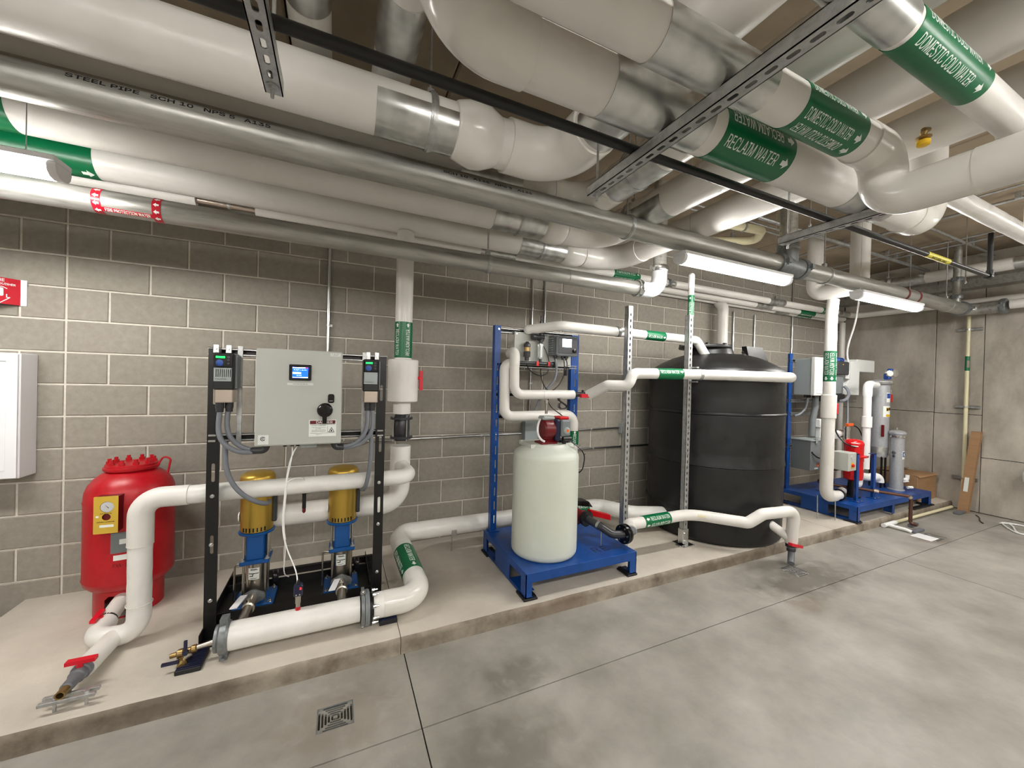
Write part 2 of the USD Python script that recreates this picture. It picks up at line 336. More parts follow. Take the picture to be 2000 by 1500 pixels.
# ------------------------------------------------------------------ the room
XL, XR, YF = -3.0, 8.98, -8.6
wb = thing('wall_back', kind='structure')
part(wb, 'mortar_joint', box(XL, XR, .0055, .2, -.05, CEIL+.1), 'mortar')
def block(x0, x1, z0, z1, y):
    c = .0045; g = .005; x0, x1, z0, z1 = x0+g, x1-g, z0+g, z1-g
    P = [(x0+c, y, z0+c), (x1-c, y, z0+c), (x1-c, y, z1-c), (x0+c, y, z1-c), (x0, .005, z0), (x1, .005, z0), (x1, .005, z1), (x0, .005, z1), (x0, .02, z0), (x1, .02, z0), (x1, .02, z1), (x0, .02, z1)]
    Q = [(0, 1, 2, 3)] + [(a+4, a+5 if a < 3 else 4, a+1 if a < 3 else 0, a) for a in range(4)] + [(a+8, a+9 if a < 7-4 else 8, a+5 if a < 3 else 4, a+4) for a in range(4)]
    F = [t for q in Q for t in ((q[0], q[1], q[2]), (q[0], q[2], q[3]))]
    return trimesh.Trimesh(np.array(P, float), F, process=False)
BW = .4064; blocks = []
for i in range(17):
    z0 = i*.2032+.0003; xs = [k*BW for k in range(-3, 23)] if i % 2 == 0 else sorted([k*BW+BW/2 for k in range(-4, 23)]+[0.])
    xs = [x for x in xs if -1.3 < x < XR-.06]+[XR]
    for a, b in zip(xs[:-1], xs[1:]):
        m = block(a, b, z0, z0+.2032, -.0008+rng.uniform(-.0012, .0012)); c = A3((a+b)/2, 0, z0+.1)
        d = np.linalg.norm(c-CAM) + (8 if z0 > 2.75 or z0 < .05 else 0) + (5 if 4.6 < c[0] < 5.7 and c[2] < 1.6 else 0); blocks.append((d, m))
blocks.sort(key=lambda q: q[0])
for d, m in blocks[:298]: part(wb, 'concrete_block', m, 'cmu', smooth=False)
part(wb, 'concrete_block', cat(*[m for d, m in blocks[298:]]), 'cmu', smooth=False, kind='stuff')

wr = thing('wall_right', kind='structure')
part(wr, 'backing', box(XR+.012, XR+.2, YF, 0, -.05, CEIL+.1), 'joint_dark')
ys, zs = [0, -1.04, -1.47, -2.6, -3.9, -5.2, -6.5, YF], {0: [0, 1.24, CEIL], 1: [0, 1.235, CEIL], 2: [0, .70, CEIL]}
for k, (a, b) in enumerate(zip(ys[:-1], ys[1:])):
    q = zs.get(k, [0, 1.24, CEIL])
    for c, d in zip(q[:-1], q[1:]):
        x = XR + (.006 if k == 1 else 0) + rng.uniform(0, .003)
        part(wr, 'poured_panel', box(x, XR+.05, a-.0025, b+.0025, c+.003, d-.003, .004), 'poured_wall')
s = thing('wall_left', kind='structure'); part(s, 'plaster', box(XL-.2, XL, YF, .2, -.05, CEIL+.1), 'paint_wall')
s = thing('wall_front', kind='structure'); part(s, 'plaster', box(XL, XR, YF-.2, YF, -.05, CEIL+.1), 'paint_wall')
s = thing('ceiling', kind='structure')
for k in range(14):                                    # precast deck planks
    part(s, 'deck_plank', box(XL+k*.86+.004, XL+(k+1)*.86-.004, YF, 0, CEIL, CEIL+.2, .012), 'deck')
# floor: sawn slabs with gaps, openings for the drains
fl = thing('floor', kind='structure')
part(fl, 'subbase', box(XL, XR, YF, 0, -.25, -.012), 'joint_dark')
DR = [(1.590, -1.523, .150, .135), (5.05, -1.495, .17, .16), (7.235, -1.605, .26, .15)]
xg, yg, gap = [XL, 1.932, 6.22, XR], [YF, -5.2, -1.735, 0], .003
for a, b in zip(xg[:-1], xg[1:]):
    for c, d in zip(yg[:-1], yg[1:]):
        p = sg.box(a+gap, c+gap, b-gap, d-gap)
        for x, y, w, h in DR: p = p.difference(sg.box(x-w/2, y-h/2, x+w/2, y+h/2))
        part(fl, 'slab', plate(p, (0, 0, -.03), (1, 0, 0), (0, 1, 0), .03), 'floor_concrete', smooth=False)
# raised equipment pad
pad = thing('equipment_pad', 'low pale concrete plinth along the block wall carrying all the equipment', 'concrete pad', (0, 0, 0), kind='structure')
prof = [(0., 0.), (0., .09), (-1.212, .09), (-1.228, .088), (-1.238, .079), (-1.242, .06), (-1.241, .03), (-1.243, 0.)]
for a, b in ((-.155, 1.912), (1.916, 6.198), (6.203, 8.978)):
    n = int((b-a)/.06); X = np.linspace(a, b, n); V = []; k = len(prof)
    for x in X:
        for j, (y, z) in enumerate(prof):
            w = .011*(meshkit.fbm(A3(x*5, j*.35, 3.), 4)-.5) if j >= 3 else 0
            V.append((x, y+w, z))
    F = []
    for i in range(n-1):
        for j in range(k-1):
            q = i*k+j; F += [(q, q+k, q+k+1), (q, q+k+1, q+1)]
    V = np.array(V); F = np.array(F)
    for e in (0, (n-1)*k):
        ids = list(range(e, e+k)); tri = [(ids[0], ids[j], ids[j+1]) for j in range(1, k-1)]; F = np.vstack([F, tri if e == 0 else [t[::-1] for t in tri]])
    m = trimesh.Trimesh(V, F, process=False); top = V[F].mean(1)[:, 1] > -1.225
    part(pad, 'pad_slab', trimesh.Trimesh(V, F[top], process=False), 'pad_concrete', smooth=50)
    part(pad, 'pad_edge', trimesh.Trimesh(V, F[~top], process=False), 'pad_edge', 'rough stained front edge of the plinth', smooth=50)
# floor drains
def drain(i, label):
    x, y, w, h = DR[i]; t = thing('floor_drain', label, 'floor drain', (x, y, -.03))
    W, H = w-.004, h-.004; p = sg.box(-W/2, -H/2, W/2, H/2); k = 5
    for q in range(1, k+1):
        f = q/(k+.6); a, b = W/2*f, H/2*f; sw = .0042
        for (x0, y0, x1, y1) in ((-a*.72, b, a*.72, b), (-a*.72, -b, a*.72, -b), (a, -b*.72, a, b*.72), (-a, -b*.72, -a, b*.72)):
            p = p.difference(sg.LineString([(x0, y0), (x1, y1)]).buffer(sw, quad_segs=3))
    part(t, 'grate', plate(p, (x, y, -.012), (1, 0, 0), (0, 1, 0), .009), 'pipe_galv', 'slotted metal grate', smooth=False)
    part(t, 'frame', plate(sg.box(-w/2, -h/2, w/2, h/2).difference(sg.box(-W/2+.003, -H/2+.003, W/2-.003, H/2-.003)), (x, y, -.02), (1, 0, 0), (0, 1, 0), .019), 'cast_grey', smooth=False)
    part(t, 'sump', box(x-w/2+.002, x+w/2-.002, y-h/2+.002, y+h/2-.002, -.1, -.022), 'black_iron', smooth=False)
    return t
drain(0, 'square slotted floor drain nearest the camera, left of the floor crack')
drain(1, 'dark square floor drain in the wet stain in front of the black tank')
t = drain(2, 'floor drain near the far wall half covered by a white plate')
part(t, 'cover_plate', box(7.06, 7.24, -1.66, -1.50, .0005, .006, .002), 'white_pvc', 'loose white plastic plate over half of the drain')

# ------------------------------------------------------------------ strip lights
def strip_light(x, y, z, L, label, hang=True):
    t = thing('strip_light', label, 'ceiling light', (x+L/2, y, z), group=None if label != HID else 'strip lights behind the camera')
    part(t, 'housing', cat(box(x, x+L, y-.056, y+.056, z-.026, z, .004), box(x+.02, x+L-.02, y-.018, y+.018, z, z+.012, .003)), 'white_enamel')
    pr = [(-.046, 0), (-.05, -.012), (-.044, -.036), (-.026, -.052), (0, -.057), (.026, -.052), (.044, -.036), (.05, -.012), (.046, 0)]
    part(t, 'lens', plate(sg.Polygon(pr), (x+.028, y, z-.026), (0, 1, 0), (0, 0, 1), L-.056), 'lens', 'glowing white diffuser', smooth=40)
    for a in (x, x+L-.028): part(t, 'end_cap', plate(sg.Polygon([(a_*1.04, b*1.04) for a_, b in pr]), (a, y, z-.025), (0, 1, 0), (0, 0, 1), .028), 'white_enamel', smooth=40)
    if hang:
        for a in (x+.12, x+L-.12): part(t, 'hanger_wire', cyl((a, y+.02, z), (a, y+.02, CEIL), .0018, 6), 'zinc')
    return t
HID = 'white strip light hung from the deck behind the camera'
LL = ['glowing strip light cut by the left edge, in front of the fire protection pipe', 'long glowing strip light under the steel pipe above the black tank', 'glowing strip light farthest right, near the concrete end wall'] + [HID]*9
for (x, y, z, L), lb in zip(LAMPS, LL): strip_light(x, y, z, L, lb)
# ------------------------------------------------------------------ overhead pipes
ZP = 2.68
def overhead(label, pts, r, bend, cat_='pipe', mt='jacket', name='insulated_pipe', group=None, jk='jacket', **k):
    t = thing(name, label, cat_, pts[0], group)
    part(t, jk, tube(pts, r, bend, 36, 10, **k), mt, smooth=40); return t
# A: the largest, in front
rA = .11; t = overhead('fat white insulated pipe overhead at left with a shiny saddle and bulging elbow', [(XL, -1.622, ZP), (2.616, -1.622, ZP), (2.616, YF, ZP)], rA, .2)
shield(t, (1.69, -1.622, ZP), (2.06, -1.622, ZP), rA); clamp(t, (1.925, -1.622, ZP), (1, 0, 0), rA+.003, CEIL)
part(t, 'fitting_cover', lathe((2.03, -1.622, ZP), (1, 0, 0), [(0, rA+.001), (.012, rA+.010), (.05, rA+.022), (.10, rA+.034), (.15, rA+.030), (.19, rA+.014), (.22, rA+.002)], 40), 'fitting', 'glossy bulging white joint cover', smooth=60)
part(t, 'elbow_cover', tube([(2.30, -1.622, ZP), (2.616, -1.622, ZP), (2.616, -1.93, ZP)], rA+.012, .2, 40, 12), 'fitting', 'glossy white elbow cover', smooth=60)
shield(t, (2.616, -1.95, ZP), (2.616, -2.15, ZP), rA)
# A': behind P1
r = .10; t = overhead('white insulated overhead pipe mostly hidden above the upper steel pipe', [(XL, -1.285, ZP), (3.024, -1.285, ZP), (3.024, YF, ZP)], r, .19)
shield(t, (2.15, -1.285, ZP), (2.52, -1.285, ZP), r); shield(t, (3.024, -1.585, ZP), (3.024, -1.95, ZP), r); clamp(t, (3.024, -1.745, ZP), (0, 1, 0), r+.003, CEIL)
part(t, 'elbow_cover', tube([(2.74, -1.285, ZP), (3.024, -1.285, ZP), (3.024, -1.56, ZP)], r+.006, .19, 36, 12), 'fitting', 'glossy white elbow cover', smooth=60)
# A2, A3
r = .103; t = overhead('white insulated overhead pipe below the upper steel pipe, the higher of the pair with elbows', [(XL, -.877, ZP), (3.444, -.877, ZP), (3.444, YF, ZP)], r, .2)
pipe_label(t, (-.35, -.877, ZP), (.245, -.877, ZP), r, 'SUPPLY', [((0, -.75, -.66), True)], h=.055)
shield(t, (2.52, -.877, ZP), (2.93, -.877, ZP), r); clamp(t, (2.725, -.877, ZP), (1, 0, 0), r+.003, CEIL); shield(t, (3.444, -1.255, ZP), (3.444, -1.60, ZP), r); clamp(t, (3.444, -1.27, ZP), (0, 1, 0), r+.003, CEIL)
part(t, 'fitting_cover', lathe((2.92, -.877, ZP), (1, 0, 0), [(0, r+.001), (.02, r+.014), (.06, r+.022), (.13, r+.022), (.17, r+.012), (.18, r+.006)], 36), 'fitting', 'glossy white joint cover', smooth=60)
part(t, 'elbow_cover', tube([(3.10, -.877, ZP), (3.444, -.877, ZP), (3.444, -1.22, ZP)], r+.008, .22, 36, 12), 'fitting', 'glossy white elbow cover', smooth=60)
r = .098; t = overhead('white insulated overhead pipe nearest the wall, the lower of the pair with elbows', [(XL, -.464, ZP), (3.931, -.464, ZP), (3.931, YF, ZP)], r, .2)
pipe_label(t, (-.02, -.464, ZP), (.345, -.464, ZP), r, 'SUPPLY', [((0, -.35, -.94), True)], h=.05, frac=.36)
shield(t, (2.92, -.464, ZP), (3.36, -.464, ZP), r); clamp(t, (3.13, -.464, ZP), (1, 0, 0), r+.003, CEIL)
part(t, 'fitting_cover', lathe((3.35, -.464, ZP), (1, 0, 0), [(0, r+.001), (.02, r+.012), (.06, r+.02), (.14, r+.02), (.18, r+.01), (.2, r+.005)], 36), 'fitting', 'glossy white joint cover', smooth=60)
part(t, 'elbow_cover', tube([(3.56, -.464, ZP), (3.931, -.464, ZP), (3.931, -.84, ZP)], r+.007, .24, 36, 12), 'fitting', 'glossy white elbow cover', smooth=60)
# three thinner pipes tight to the wall
y, z, r = -.25, 2.64, .04
t = thing('insulated_pipe', 'thin white insulated pipe along the wall top with bare and sheathed stretches', 'pipe', (XL, y, z))
for a, b in ((XL, .714), (1.038, 4.83), (4.95, 8.2)): part(t, 'jacket', cyl((a, y, z), (b, y, z), r, 28), 'jacket', smooth=40)
part(t, 'bare_pipe', cyl((.70, y, z), (1.05, y, z), .021, 18), 'copper_clean', 'bare shiny metal stretch'); clamp(t, (.889, y, z), (1, 0, 0), .021, CEIL, .02, rod=.004)
part(t, 'bare_pipe', cyl((4.82, y, z), (4.96, y, z), .026, 18), 'pipe_galv', 'bare steel stretch'); coupling(t, (4.85, y, z), (1, 0, 0), .028, .035, (0, 1, 0))
shield(t, (2.665, y, z), (2.993, y, z), r, half=110); shield(t, (6.607, y, z), (6.931, y, z), r, half=150); clamp(t, (6.77, y, z), (1, 0, 0), r+.003, CEIL)
pipe_label(t, (4.09, y, z), (4.43, y, z), r, 'COLD WATER SUPPLY', [((0, -.35, -.94), True), ((0, -.94, .35), False)], h=.026)
pipe_label(t, (7.80, y, z), (8.05, y, z), r, 'WATER', [((0, -.9, -.44), True)], h=.026)
part(t, 'elbow_cover', tube([(8.15, y, z), (8.72, y, z), (8.72, -2.2, z)], r, .12, 24), 'jacket', smooth=40); shield(t, (8.2, y, z), (8.5, y, z), r, half=150)
for y, z, r, (a, b), (c, d), lb in ((-.155, 2.595, .037, (6.495, 6.814), (7.447, 7.8), 'middle of three thin white pipes side by side high along the wall'), (-.058, 2.588, .037, (7.039, 7.353), (7.56, 7.9), 'thin white pipe closest to the wall with a drop behind the black tank')):
    t = overhead(lb, [(2.4, y, z), (8.60 if y < -.1 else 8.75, y, z)], r, .05)
    shield(t, (a, y, z), (b, y, z), r, half=150); pipe_label(t, (c, y, z), (d, y, z), r, 'DOMESTIC WATER', [((0, -.35, -.94), True)], h=.024)
    clamp(t, ((a+b)/2, y, z), (1, 0, 0), r+.003, CEIL)
    if y > -.1: part(t, 'drop_pipe', tube([(5.925, y, z), (5.925, -.125, 2.5), (5.925, -.125, 1.2)], .0625, .06, 28), 'jacket', 'white drop going down behind the black tank')
t = overhead('white insulated pipe standing in the room corner behind the reclaim riser', [(8.66, -.12, 2.55), (8.66, -.12, .095)], .037, .05)

# P1: big steel pipe over the lights
y, z, r = -1.406, 2.538, .0707
t = thing('steel_pipe', 'large galvanised steel pipe running overhead above the strip lights to the end wall', 'pipe', (XL, y, z))
part(t, 'pipe', tube([(XL, y, z), (8.62, y, z), (8.62, -1.72, z)], r, .12, 32), 'pipe_galv', smooth=40)
tee = 4.99
part(t, 'tee', cat(cyl((tee-.13, y, z), (tee+.13, y, z), r+.007, 32), cyl((tee, y, z), (tee, y, z+.14), r+.004, 32)), 'cast_grey', smooth=40)
coupling(t, (tee-.15, y, z), (1, 0, 0), r); coupling(t, (tee+.17, y, z), (1, 0, 0), r); coupling(t, (tee, y, z+.16), (0, 0, 1), r-.006, ears=(1, 0, 0))
part(t, 'riser', cyl((tee, y, z+.1), (tee, y, CEIL), .064, 28), 'pipe_galv', 'steel riser going up to the deck')
part(t, 'riser', cyl((8.34, y, z), (8.34, y, CEIL-.02), .036, 20), 'pipe_galv', 'thin steel riser near the end wall'); coupling(t, (8.34, y, z+.13), (0, 0, 1), .036, ears=(1, 0, 0)); coupling(t, (8.34, y, z+.34), (0, 0, 1), .036, ears=(1, 0, 0))
coupling(t, (8.46, y, z), (1, 0, 0), r); coupling(t, (8.62, -1.70, z), (0, 1, 0), r, ears=(1, 0, 0))
for x in (3.267, 5.53, 8.05): clamp(t, (x, y, z), (1, 0, 0), r, CEIL)
part(t, 'weld_ring', shell((1.55, y, z), (1.556, y, z), r-.001, r+.002), 'pipe_galv')
for x in (6.96, 7.22): part(t, 'arrow_band', shell((x-.02, y, z), (x+.02, y, z), r, r+.0015), 'dark_red', 'red flow arrow band')
part(t, 'stencil', wrap_text('STEEL PIPE   SCH 10   NPS 5   A135', (.98, y, z), (1, 0, 0), (0, -.95, .3), r, .016, .62), 'black_print', 'black mill stencil', smooth=False)
part(t, 'stencil', wrap_text('SCH 10   A135   NPS 5   A135', (2.28, y, z), (1, 0, 0), (0, -.95, .3), r, .012, .5), 'black_print', 'black mill stencil', smooth=False)
t = overhead('white insulated pipe on the end wall, continuing the large steel pipe', [(8.62, -1.75, 2.55), (8.62, YF, 2.55)], .052, .05); shield(t, (8.62, -1.95, 2.55), (8.62, -2.25, 2.55), .052, half=150)
# P2: fire protection
y, z, r = -.83, 2.34, .057
t = thing('steel_pipe', 'galvanised fire protection pipe with red bands, the lower steel pipe before the wall', 'pipe', (XL, y, z))
part(t, 'pipe', tube([(XL, y, z), (4.0, y, z)], r, .05, 32), 'pipe_galv', smooth=40)
part(t, 'elbow', tube([(3.93, y, z), (4.14, y, z), (4.14, y, z+.22)], r+.008, .12, 28), 'white_enamel', 'pale cast elbow', smooth=40)
coupling(t, (3.90, y, z), (1, 0, 0), r, .05, (0, 1, 0), 'zinc_bright'); coupling(t, (4.14, y, z+.2), (0, 0, 1), r, .05, (1, 0, 0), 'zinc_bright')
part(t, 'riser', cyl((4.14, y, z+.18), (4.14, y, CEIL), r, 28), 'pipe_galv', 'steel riser beyond the elbow')
for x in (2.52, .2-1.6): clamp(t, (x, y, z), (1, 0, 0), r, CEIL)
part(t, 'weld_ring', shell((3.18, y, z), (3.186, y, z), r-.001, r+.002), 'pipe_galv')
for x in (.503, .726):
    b = part(t, 'pipe_label', shell((x-.017, y, z), (x+.017, y, z), r, r+.0015), 'red_tape', 'red band with white arrows')
    part(b, 'lettering', cat(*[wrap_text(arrow(.022), (x, y, z), (-1, 0, 0), (0, -math.cos(a), math.sin(a)), r+.0015, .02) for a in (.75, .15, -.45, -1.05)]), 'white_print', 'white arrows', smooth=False)
b = part(t, 'pipe_label', shell((.52, y, z), (.709, y, z), r, r+.0013, 16, -.19, .19, (0, -.62, -.78)), 'red_tape', 'red fire protection label')
part(b, 'lettering', wrap_text('FIRE PROTECTION WATER', (.615, y, z), (1, 0, 0), (0, -.62, -.78), r+.0013, .0155, .17), 'white_print', 'white lettering', smooth=False)

# trapeze pipes
zb = 2.363
def trapeze(label, y, r, pts_x, bend=None, end=None, start=None, lab=None, text=None, saddle=(2.46, 2.68)):
    z = zb+r; pts = (start or [(XL, y, z)])+(end or [(pts_x, y, z)])
    t = overhead(label, pts, r, bend or .05); shield(t, (saddle[0], y, z), (saddle[1], y, z), r, half=120)
    lo = (0, -.80, -.60); hi = (0, -.62, .78)
    if text: pipe_label(t, (lab[0], y, z), (lab[1], y, z), r, text, lab[2], h=lab[3])
    return t, z
rR = .084; yR = -2.389; zR = zb+rR
t, z = trapeze('white pipe lettered reclaim water on the long slotted strut', yR, rR, 0, [.16, .14], [(4.50, yR, zR), (4.50, yR, 2.9)], [(1.80, yR, CEIL), (1.80, yR, zR)], (2.78, 3.17, [((0, -.72, -.70), True), ((0, -.985, .17), False)], .04), 'RECLAIM WATER', (2.30, 2.72))
part(t, 'elbow_cover', tube([(2.04, yR, zR), (1.80, yR, zR), (1.80, yR, zR+.26)], rR+.006, .16, 36, 12), 'fitting', 'glossy white elbow cover', smooth=60)
shield(t, (3.66, yR, zR), (4.02, yR, zR), rR); part(t, 'elbow_cover', tube([(4.28, yR, zR), (4.50, yR, zR), (4.50, yR, zR+.25)], rR+.005, .14, 32), 'fitting', 'glossy white elbow cover', smooth=60)
yD, rD = -2.612, .0662; zD = zb+rD
t, z = trapeze('white pipe lettered domestic cold water, middle of three, turning into a cross pipe', yD, rD, 0, [.09, .09], [(3.48, yD, zD), (3.48, yD, 2.25), (3.48, -7.8, 2.25)], None, (2.87, 3.22, [((0, -.70, -.71), True), ((0, -.93, .36), True), ((0, -.1, -.99), False)], .032), 'DOMESTIC COLD WATER', (2.29, 2.72))
part(t, 'elbow_cover', tube([(3.30, yD, zD), (3.48, yD, zD), (3.48, yD, 2.25), (3.48, -2.87, 2.25)], .072, .092, 36, 12), 'fitting', 'glossy white elbow covers', smooth=60)
part(t, 'jacket', cyl((3.48, -2.86, 2.25), (3.48, -7.8, 2.25), .0735, 36), 'jacket', 'white jacket of the cross pipe', smooth=40)
yE, rE = -2.904, .0455; zE = zb+rE
t, z = trapeze('white pipe lettered domestic cold water in the top right corner', yE, rE, 0, .09, [(3.62, yE, zE), (3.62, yE, 2.335), (3.62, YF+.5, 2.335)], None, (2.81, 3.23, [((0, -.60, -.80), True), ((0, -.97, .2), True)], .026), 'DOMESTIC COLD WATER', (2.50, 2.79))
# black gas pipe
y, r = -2.265, .0166; z = zb+r
t = thing('gas_pipe', 'black iron pipe overhead with a yellow label, ending in an upturned elbow', 'pipe', (XL, y, z))
part(t, 'pipe', tube([(XL, y, z), (4.92, y, z)], r, .05, 20), 'black_iron', smooth=40); part(t, 'pipe', tube([(4.9, y, z), (5.94, y, z), (5.94, y, 2.70)], r-.002, .03, 18), 'black_iron', smooth=40)
part(t, 'elbow', cat(cyl((5.90, y, z), (5.945, y, z), .022, 16), cyl((5.94, y, z-.01), (5.94, y, z+.045), .021, 16)), 'black_iron', 'threaded elbow')
b = part(t, 'pipe_label', shell((4.91, y, z), (5.23, y, z), r-.001, r+.001), 'yellow_tape', 'yellow pipe label')
part(b, 'lettering', wrap_text('NATURAL GAS', (5.07, y, z), (1, 0, 0), (0, -.6, -.8), r+.001, .012, .2), 'black_print', 'black lettering', smooth=False)
# slotted struts across the pipes, slots down
def strut(label, x, y0, y1, rods, **k):
    t = thing('strut_channel', label, 'metal strut', (x, y0, 2.322))
    part(t, 'channel', channel((x, y0, 2.322), (x, y1, 2.322), (0, 0, -1), **k), 'zinc', smooth=False)
    for q in rods:
        part(t, 'hanger_rod', cyl((x, q, 2.29), (x, q, CEIL), .005, 10), 'zinc'); part(t, 'bolt', cat(hexbolt((x, q, 2.3215), (0, 0, -1), .011, .011), hexbolt((x, q, 2.3635), (0, 0, 1), .011, .01)), 'zinc')
    return t
S = dict(w=.045, hole=(.032, .014, .052))
strut('long slotted steel strut crossing under the lettered pipes', 2.555, -1.995, -3.6, (-2.035, -3.5), **S)
strut('slotted strut hanging at top left with a bolt in its end', 1.385, -2.075, -3.6, (-2.11, -3.5), **S)
strut('slotted strut under the cross pipe elbow, beside the steel riser', 3.83, -2.03, -3.4, (-2.07, -3.3), **S)
# cross pipes high at top left
t = overhead('white cross pipe at top left with a dark sheet saddle, left of the other one', [(1.44, YF, 2.93), (1.44, -.1, 2.93)], .078, .05); shield(t, (1.44, -2.2, 2.93), (1.44, -1.74, 2.93), .078)
t = overhead('white cross pipe with a rimmed sheet saddle beside the big elbow', [(1.765, YF, 2.91), (1.765, -.1, 2.91)], .085, .05); shield(t, (1.765, -1.96, 2.91), (1.765, -1.68, 2.91), .085)
t = overhead('white rounded pipe elbow showing at the top edge, left of the hanging strut', [(1.09, YF, 2.92), (1.09, -1.72, 2.92), (1.09, -1.72, CEIL)], .12, .13)
# riser pipe feeding the far skid
t = overhead('fat white cross pipe end above the far reclaim riser', [(6.42, -.88, CEIL), (6.42, -.88, 2.575), (6.42, -1.28, 2.575), (6.42, -1.28, CEIL)], .08, .09)
x, y, r = 6.45, -1.03, .0555
t = thing('reclaim_riser', 'white insulated riser lettered reclaim water with a red valve handle at the far skid', 'pipe', (x, y, .28))
part(t, 'jacket', tube([(x+.03, y-.0, 2.49), (x, y, 2.33), (x, y, 1.56)], r-.001, .12, 28, 6, lump=.002, step=.05), 'jacket_wrap', smooth=50)
pipe_label(t, (x, y, 1.60), (x, y, 1.93), r, 'RECLAIM WATER', [((-.70, -.71, 0), True), ((.25, -.97, 0), True), ((-1, .1, 0), False)], h=.04, flow=-1)
part(t, 'valve_jacket', cyl((x, y, 1.20), (x, y, 1.455), r+.014, 32, bev=.004), 'jacket', 'wider white valve insulation')
part(t, 'jacket', cyl((x, y, 1.44), (x, y, 1.62), r+.001, 30), 'jacket'); part(t, 'jacket', tube([(x, y, 1.22), (x, y, .335), (6.62, y, .335)], r+.004, .10, 30), 'jacket', smooth=50)
part(t, 'handle', cat(box(x+.075, x+.093, y-.05, y+.01, 1.245, 1.365, .006), cyl((x+.03, y-.03, 1.30), (x+.08, y-.03, 1.30), .009, 10)), 'red_handle', 'red lever')
part(t, 'outlet', cat(cyl((6.57, y, .335), (6.72, y, .335), .05, 24), cyl((6.70, y, .335), (6.90, y+.06, .345), .044, 24)), 'white_pvc', 'white plastic outlet stub'); part(t, 'gasket_ring', shell((6.705, y, .335), (6.72, y, .335), .04, .064), 'black_pvc', 'black ring')
for a, b in ((6.40, -.98), (6.53, -1.085)): part(t, 'support_rod', cyl((a, b, .09), (a+.01, b+.01, .345), .005, 8), 'zinc')
# pipes and conduits under the deck at the far end
t = overhead('grey white cross pipe under the deck by the end wall, behind the black drop', [(8.52, -.45, 3.0), (8.52, YF, 3.0)], .07, .05); shield(t, (8.52, -.75, 3.0), (8.52, -1.08, 3.0), .07, half=150); clamp(t, (8.52, -.7, 3.0), (0, 1, 0), .072, CEIL)
shield(t, (8.52, -1.8, 3.0), (8.52, -2.4, 3.0), .07, half=150)
t = overhead('pale pipe wrapped in clear tape running right under the deck', [(4.72, -2.40, 2.66), (XR-.1, -2.40, 2.66)], .05, .05, mt='jacket_wrap', lump=.002, step=.06)
t = overhead('small white pipe making a u turn under the deck beside the steel riser', [(4.3, -1.08, 2.93), (5.02, -1.16, 2.93), (5.22, -.98, 2.93), (4.5, -.62, 2.93)], .037, .07, mt='cream_pvc'); clamp(t, (4.80, -1.135, 2.93), (1, -.11, 0), .038, CEIL, .02); clamp(t, (5.02, -.88, 2.93), (.9, .45, 0), .038, CEIL, .02)
s = thing('trim_1', kind='structure'); part(s, 'ledger_beam', cat(box(8.80, XR, YF, 0, 2.84, 2.86), box(8.80, 8.815, YF, 0, 2.86, 2.95)), 'pipe_galv', smooth=False)
for lb, pts, r in (('thin bright conduit under the deck, front one of the cross pair', [(7.9, -.2, 3.24), (7.9, -5, 3.24)], .012), ('thin bright conduit under the deck, rear one of the cross pair', [(8.12, -.2, 3.24), (8.12, -5, 3.24)], .012),
                   ('lengthwise conduit under the deck, upper one beside the riser', [(4.2, -1.55, 3.22), (8.9, -1.55, 3.22)], .013), ('lengthwise thicker conduit under the deck above the end strip light', [(5.2, -1.0, 3.15), (8.8, -1.0, 3.15)], .02),
                   ('bent conduit pair under the deck, outer one', [(4.4, -.8, 3.22), (6.2, -.8, 3.22), (6.5, -1.9, 3.22), (6.5, -4, 3.22)], .010), ('bent conduit pair under the deck, inner one', [(4.4, -.72, 3.22), (6.28, -.72, 3.22), (6.6, -1.9, 3.22), (6.6, -4, 3.22)], .010),
                   ('cross conduit under the deck right of the black drop', [(7.0, -.3, 3.24), (7.0, -4, 3.24)], .014)):
    t = thing('conduit', lb, 'conduit', pts[0]); part(t, 'tube', tube(pts, r, .1, 10), 'zinc', smooth=40)
    for q in np.linspace(.15, .85, 3):
        i = min(int(q*(len(pts)-1)), len(pts)-2); c = A3(*pts[i])*.5+A3(*pts[i+1])*.5 if len(pts) > 2 else A3(*pts[0])*(1-q)+A3(*pts[1])*q
        part(t, 'strap', box(c[0]-.02, c[0]+.02, c[1]-.02, c[1]+.02, c[2], CEIL, .002), 'zinc')
for lb, x, y, z in (('thin hanger rod in front of the grey cross pipe, right of the yellow label', 7.35, -1.75, 2.62), ('thin bright hanger rod left of the yellow labelled pipe', 4.45, -1.85, 2.60)):
    t = thing('threaded_rod', lb, 'rod', (x, y, z)); part(t, 'rod', cyl((x, y, z), (x, y, CEIL), .005, 8), 'zinc_bright'); part(t, 'nut', cyl((x, y, z+.01), (x, y, z+.025), .011, 6), 'zinc_bright')
t = thing('conduit', 'white vertical conduit at the upper right edge of the view', 'conduit', (5.04, -2.62, 2.6)); part(t, 'tube', cyl((5.04, -2.62, 2.45), (5.04, -2.62, CEIL), .010, 12), 'white_pvc')
x, y = 3.80, -2.615; t = thing('sprinkler_head', 'small brass fitting with a yellow cap between the white cross pipes', 'sprinkler', (x, y, 2.58))
part(t, 'pipe', cat(cyl((x, y, 2.60), (x, y, 2.625), .009, 10), cyl((x, y, 2.622), (3.86, y, 2.64), .009, 10)), 'brass'); part(t, 'cap', lathe((x, y, 2.552), (0, 0, 1), [(0, .014), (.004, .021), (.022, .022), (.026, .016)], 18), 'yellow', 'yellow plastic cap'); part(t, 'deflector', lathe((x, y, 2.578), (0, 0, 1), [(0, .012), (.008, .026), (.011, .026), (.02, .01), (.032, .014)], 12), 'brass')
